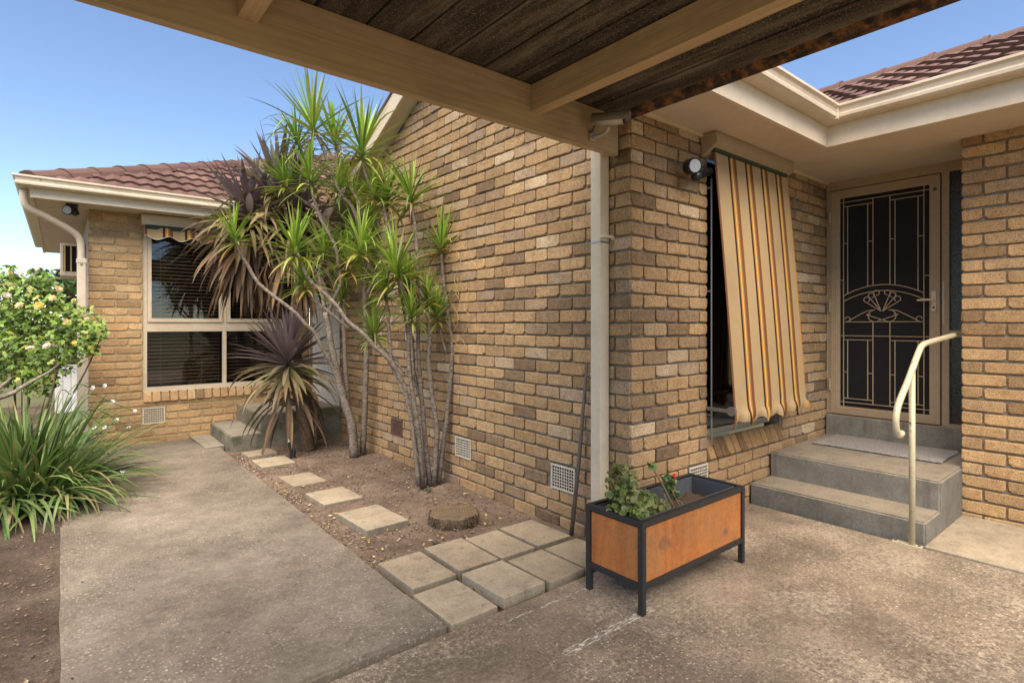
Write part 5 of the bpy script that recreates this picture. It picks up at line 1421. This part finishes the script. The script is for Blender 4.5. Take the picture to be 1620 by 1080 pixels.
flower(G2, (2.487, 1.705, .488), .017, [(0.75, 0.035, 0.02)], 6, 2, .4)
bm = bmesh.new(); bmesh.ops.create_uvsphere(bm, u_segments=18, v_segments=10, radius=.030, matrix=Matrix.Translation((2.125, 1.615, .300)) @ Matrix.Diagonal((1.1, 1, .9, 1)))
bm2 = bm
tube(bm2, [(2.125, 1.615, .325), (2.128, 1.612, .336)], [.006, .004], 6)
tag(obj('pale_ball', bm2, MT['egg'], smooth=True), 'pale round ball lying among the geranium leaves in the planter', 'ball')

# ------------------------------------------------------------------ beyond the house on the left
pg = thing('white_panel', 'low white upright panel standing behind the iris clump', 'panel', (.1, 10.5, -.1))
for i in range(3): part('panel', newbox(-.06 + i * .095, 10.5, -.02, -.06 + i * .095 + .088, 10.52, .62), MT['white_panel'], pg)
part('rail', newbox(-.07, 10.49, .62, .235, 10.53, .68), MT['white_panel'], pg); part('post', newbox(.205, 10.47, -.15, .236, 10.49, .66), MT['grey_plastic'], pg)
def bg_tree(name, lab, px, py, d, rx, rz, seed, n):
    r = random.Random(seed); c = at(px, py, d); t = thing(name, lab, 'tree', (c.x, c.y, -.16), 'trees beyond the house')
    bm = bmesh.new(); tube(bm, [(c.x, c.y, -.2), (c.x + .1, c.y, c.z * .5), (c.x, c.y, c.z)], [.16, .12, .06], 8)
    for k in range(6):
        a_ = r.uniform(0, 6.28); tube(bm, [(c.x, c.y, c.z * .55), (c.x + math.cos(a_) * rx * .4, c.y + math.sin(a_) * rx * .4, c.z), (c.x + math.cos(a_) * rx * .75, c.y + math.sin(a_) * rx * .75, c.z + r.uniform(0, rz * .5))], [.06, .04, .015], 6)
    part('trunk', bm, MT['bark_dark'], t, True)
    L = Leaves()
    for k in range(26):
        v = Vector((r.gauss(0, 1), r.gauss(0, 1), r.gauss(0, 1))).normalized(); q = r.random() ** .4
        cc_ = Vector((c.x + v.x * rx * q, c.y + v.y * rx * q, c.z + v.z * rz * q)); cr = r.uniform(.25, .5) * rx * .6
        for i in range(n):
            w_ = Vector((r.gauss(0, 1), r.gauss(0, 1), r.gauss(0, 1))).normalized() * cr * r.random() ** .4
            g_ = r.choice([(0.07, 0.12, 0.03), (0.10, 0.16, 0.04), (0.05, 0.09, 0.025)])
            L.blade(cc_ + w_, (r.uniform(-1, 1), r.uniform(-1, 1), r.uniform(0, 1)), (r.uniform(-1, 1), r.uniform(-1, 1), r.uniform(-1, .3)), r.uniform(.12, .2), r.uniform(.08, .13), tuple(x * r.uniform(.8, 1.2) for x in g_))
    L.build('crown', MT['leaf'], t)
bg_tree('garden_tree', 'leafy tree behind the air conditioner beyond the side wall', 108, 455, 15, .95, .55, 5, 34)
bg_tree('garden_tree', 'low dark tree rising behind the rose bush', 30, 490, 17, 1.6, .95, 6, 44)
bg_tree('garden_tree', 'dense tree beyond the rose bush near the side bed', -60, 490, 16, 1.7, 1.0, 8, 40)

# ------------------------------------------------------------------ litter on the ground
def scatter(name, n, regions, size, cols, z, mat, flat=True, seed=4):
    r = random.Random(seed); V, Fc, C = [], [], []
    for i in range(n):
        x0, x1, y0, y1 = r.choice(regions); x, y = r.uniform(x0, x1), r.uniform(y0, y1); s = r.uniform(*size); a_ = r.uniform(0, 6.28); i0 = len(V)
        zz = z(x, y) if callable(z) else z
        col = r.choice(cols); k = r.uniform(.7, 1.25); col = tuple(c_ * k for c_ in col)
        if flat:
            for (u, w_) in ((-1, 0), (-.2, .42), (1, 0), (-.1, -.42)):
                V.append((x + s * (u * math.cos(a_) - w_ * math.sin(a_)), y + s * (u * math.sin(a_) + w_ * math.cos(a_)), zz + .002 + r.uniform(0, s * .35)))
            Fc.append((i0, i0 + 1, i0 + 2, i0 + 3)); C.append(col)
        else:
            for k_ in range(6):
                d_ = ((1, 0, 0), (-1, 0, 0), (0, 1, 0), (0, -1, 0), (0, 0, 1), (0, 0, -1))[k_]; q = s * r.uniform(.6, 1.1)
                V.append((x + d_[0] * q, y + d_[1] * q, zz + d_[2] * q * .7))
            for t3 in ((0, 2, 4), (2, 1, 4), (1, 3, 4), (3, 0, 4), (2, 0, 5), (1, 2, 5), (3, 1, 5), (0, 3, 5)): Fc.append(tuple(i0 + k_ for k_ in t3)); C.append(col)
    me = bpy.data.meshes.new(name); me.from_pydata(V, [], Fc); set_cols(me, C); me.materials.append(mat)
    o = link(bpy.data.objects.new(name, me)); o['kind'] = 'stuff'; return o
bed = [(1.37, 2.57, 2.82, 6.35)] * 4 + [(1.33, 1.46, 2.8, 6.3)]
sb = [(-1.6, -.03, 2.0, 5.6)]
o = scatter('soil_crumbs', 5200, bed + sb + sb, (.003, .011), [(0.15, 0.10, 0.072), (0.10, 0.068, 0.048), (0.21, 0.15, 0.11), (0.28, 0.22, 0.17)], SOIL - .002, MT['chips'], False, 4)
tag(o, 'crumbs and small stones lying over the bare garden soil', 'soil crumbs')
o = scatter('leaf_litter', 420, bed + bed + sb, (.006, .022), [(0.42, 0.29, 0.10), (0.36, 0.20, 0.08), (0.22, 0.13, 0.07), (0.50, 0.42, 0.26), (0.14, 0.09, 0.05)], SOIL + .004, MT['chips'], True, 5)
tag(o, 'fallen yellow and brown leaves scattered on the garden soil', 'leaf litter')
o = scatter('mulch_chips', 1300, [(-.22, -.01, 2.0, 5.4), (1.30, 1.36, 2.1, 6.2), (1.30, 2.5, 1.995, 2.03), (1.31, 2.45, 2.385, 2.40)], (.004, .012), [(0.16, 0.095, 0.055), (0.09, 0.055, 0.035), (0.24, 0.155, 0.09)], SOIL + .008, MT['chips'], True, 6)
tag(o, 'bark chips gathered along the edges of path and pavers', 'mulch')
o = scatter('path_specks', 170, [(.03, 1.27, 2.1, 6.8), (1.2, 3.8, .6, 1.9), (.01, .10, 2.1, 5.3), (1.22, 1.30, 2.1, 6.2)], (.003, .009), [(0.03, 0.02, 0.015), (0.25, 0.14, 0.07), (0.5, 0.45, 0.36)], lambda x, y: (pz(y) if y > 2.0 else SLAB) + .001, MT['chips'], True, 7)
tag(o, 'tiny leaf bits and droppings on the concrete', 'litter')
# weeds in the paver joints
WE = Leaves()
for (x, y) in [(1.60 + pr.uniform(-.01, .01), 2.2 + pr.uniform(-.02, .3)) for _ in range(5)] + [(pr.uniform(1.4, 2.2), 2.385) for _ in range(9)] + [(1.875, 2.40), (1.89, 2.42), (2.30, 3.86), (2.32, 3.88), (1.72, 2.86), (1.78, 2.9)]:
    for k in range(9): WE.blade((x + pr.uniform(-.02, .02), y + pr.uniform(-.008, .008), -.055), (pr.uniform(-.5, .5), pr.uniform(-1, 0), 1), (pr.uniform(-1, 1), pr.uniform(-1, 1), pr.uniform(.6, 2.0)), pr.uniform(.018, .045), .010, jit((0.055, 0.085, 0.03), .3))
me = bpy.data.meshes.new('joint_weeds'); me.from_pydata(WE.V, [], WE.F); set_cols(me, WE.C); me.materials.append(MT['leaf'])
o = link(bpy.data.objects.new('joint_weeds', me)); o['kind'] = 'stuff'; tag(o, 'small green weeds in the paver joints and soil', 'weeds')
